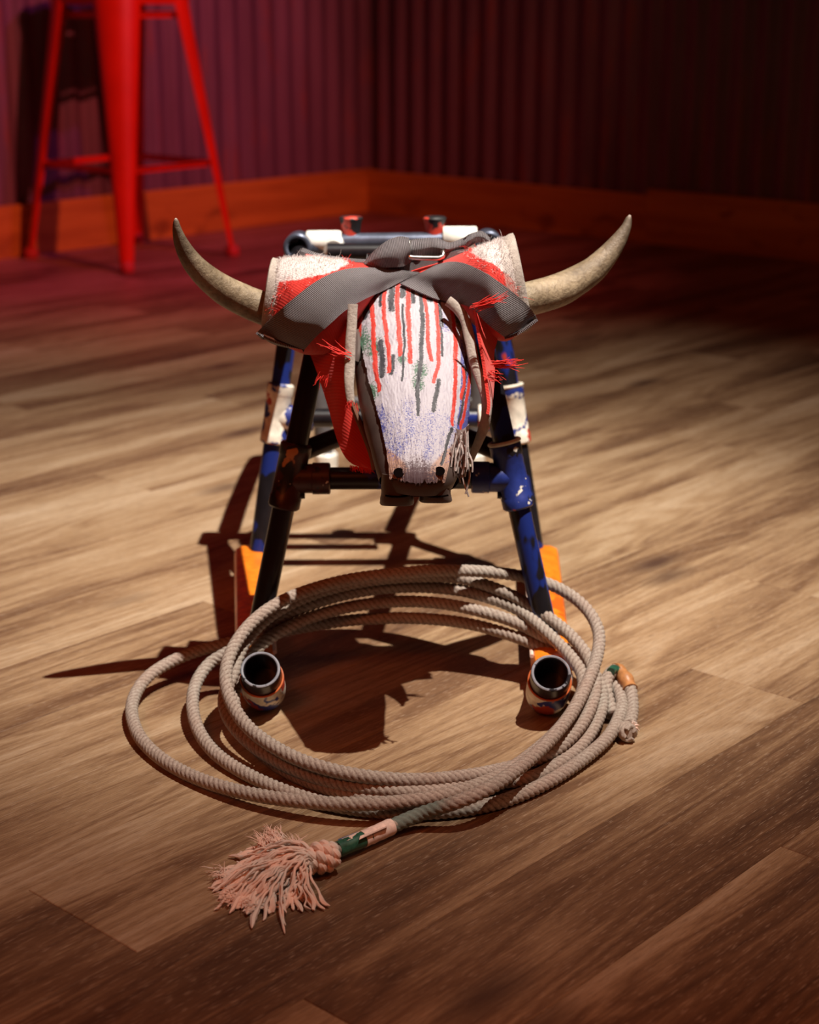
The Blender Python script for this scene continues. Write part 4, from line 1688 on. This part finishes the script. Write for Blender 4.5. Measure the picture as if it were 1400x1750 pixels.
lb = [[at_z(579 + 34 * t - 1 * k, 1441 - 13 * t - 7 * k, .0175 - .004 * k) for k in (0, .5, 1)] for t in [i / 6 for i in range(7)]]
m_.sheet(lb, 0.001)
build('blue_label', m_, M['tape_blue'], rope)
KC = at_z(553, 1468, 0.0155)
KC = at_z(551, 1465, 0.0150)
m_ = MB()
kax = V((0.92, 0.39, 0.06)).normalized()
kn1 = (V((0, 0, 1)) - kax * kax.z).normalized()
kn2 = kax.cross(kn1)
KR = 0.0128
m_.tube([KC - kax * KR * .9, KC - kax * KR * .4, KC + kax * KR * .4, KC + kax * KR * .9], [KR * .55, KR * .82, KR * .82, KR * .5], 14)
for j_ in range(4):                                      # crown of oblique strand turns
    zc = (j_ - 1.5) / 1.5
    rr = KR * (1.0 - 0.30 * zc * zc)
    for k in range(7):
        a0 = 2 * math.pi * (k + .5 * (j_ % 2)) / 7
        pts = []
        for i in range(7):
            t = i / 6
            a = a0 + t * 1.15
            lift = rr * (.72 + .16 * math.sin(math.pi * t))
            pts.append(KC + (kn1 * math.cos(a) + kn2 * math.sin(a)) * lift + kax * (KR * (zc * .78 + .34 * (t - .5))))
        m_.tube(pts, [KR * .15, KR * .24, KR * .27, KR * .28, KR * .27, KR * .24, KR * .15], 8)
build('tassel_knot', m_, M['yarn'], rope)
m_ = MB()
rg = random.Random(12)
K0 = at_z(538, 1479, 0.012)
for k in range(190):
    f = rg.random()
    low = rg.random() < .16
    an = math.radians(rg.uniform(225, 262) if low else 145 + 72 * f + rg.gauss(0, 6))
    L = (0.036 + rg.gauss(0, .004)) if low else (0.058 + 0.014 * math.sin(math.pi * f) + rg.gauss(0, .006))
    if f < .12:
        L *= .78
    d = V((math.cos(an), math.sin(an) * 1.15, 0))
    sd = V((-d.y, d.x, 0)).normalized()
    h0 = 0.006 + 0.016 * rg.random()
    sp = rg.uniform(-1, 1) if not low else rg.uniform(-1, -.2)
    r0 = K0 + V((0.35, 0.94, 0)) * (sp * .0115) + V((0, 0, rg.uniform(-.008, .006) * (1 - abs(sp) * .6)))
    r0.z = max(r0.z, .004)
    wa, wf, wp = rg.uniform(.0006, .0034), rg.uniform(2.5, 6.5), rg.uniform(0, 6)
    curl = rg.gauss(-.012, .014)
    M_ = 26
    pts = []
    for i in range(M_ + 1):
        t = i / M_
        q = r0 + d * (L * t) + sd * (wa * math.sin(wf * 2 * math.pi * t + wp) * t - curl * t * t * t)
        e = min(1.0, t * 1.06)
        zz = r0.z * (1 - e) + .0022 * e + h0 * math.sin(math.pi * e ** .8) * .8
        q.z = max(.0018, zz + wa * .5 * math.cos(wf * 6.3 * t + wp) * t)
        pts.append(q)
    rad = rg.uniform(.0008, .0014)
    tip = rg.random() < .5
    m_.tube(pts, [rad * (1 + (1.3 * math.sin(math.pi * min(1, max(0, t_ - .8) / .2)) if tip else 0)) * (0.35 if t_ > .98 else 1) for t_ in [i / M_ for i in range(M_ + 1)]], 6,
            prof=lambda a, s: 1 + .14 * math.sin(2 * a - s * 2200))
# wispy teased fibres along the upper edge and the tips
for k in range(260):
    c_ = rg.choice(((465, 1428, .012), (475, 1432, .013), (505, 1442, .014), (448, 1440, .010), (380, 1492, .006), (400, 1530, .005), (440, 1545, .005)))
    a = at_z(c_[0] + rg.gauss(0, 6), c_[1] + rg.gauss(0, 5), c_[2])
    an = math.radians(rg.gauss(120, 30) if c_[1] < 1450 else rg.gauss(200, 40))
    d = V((math.cos(an), math.sin(an), rg.uniform(-.1, .4)))
    l_ = rg.uniform(.005, .014)
    p2 = a + d * l_
    p2.z = max(.001, p2.z)
    m_.tube([a - d * .006, a, a + d * l_ * .5 + V((0, 0, .001)), p2], [.0005, .0005, .0003, .0001], 4, caps=False)
ts = build('tassel', m_, M['yarn'], rope)
ts['kind'] = 'stuff'
ts['label'] = 'loose pinkish yarn tassel'
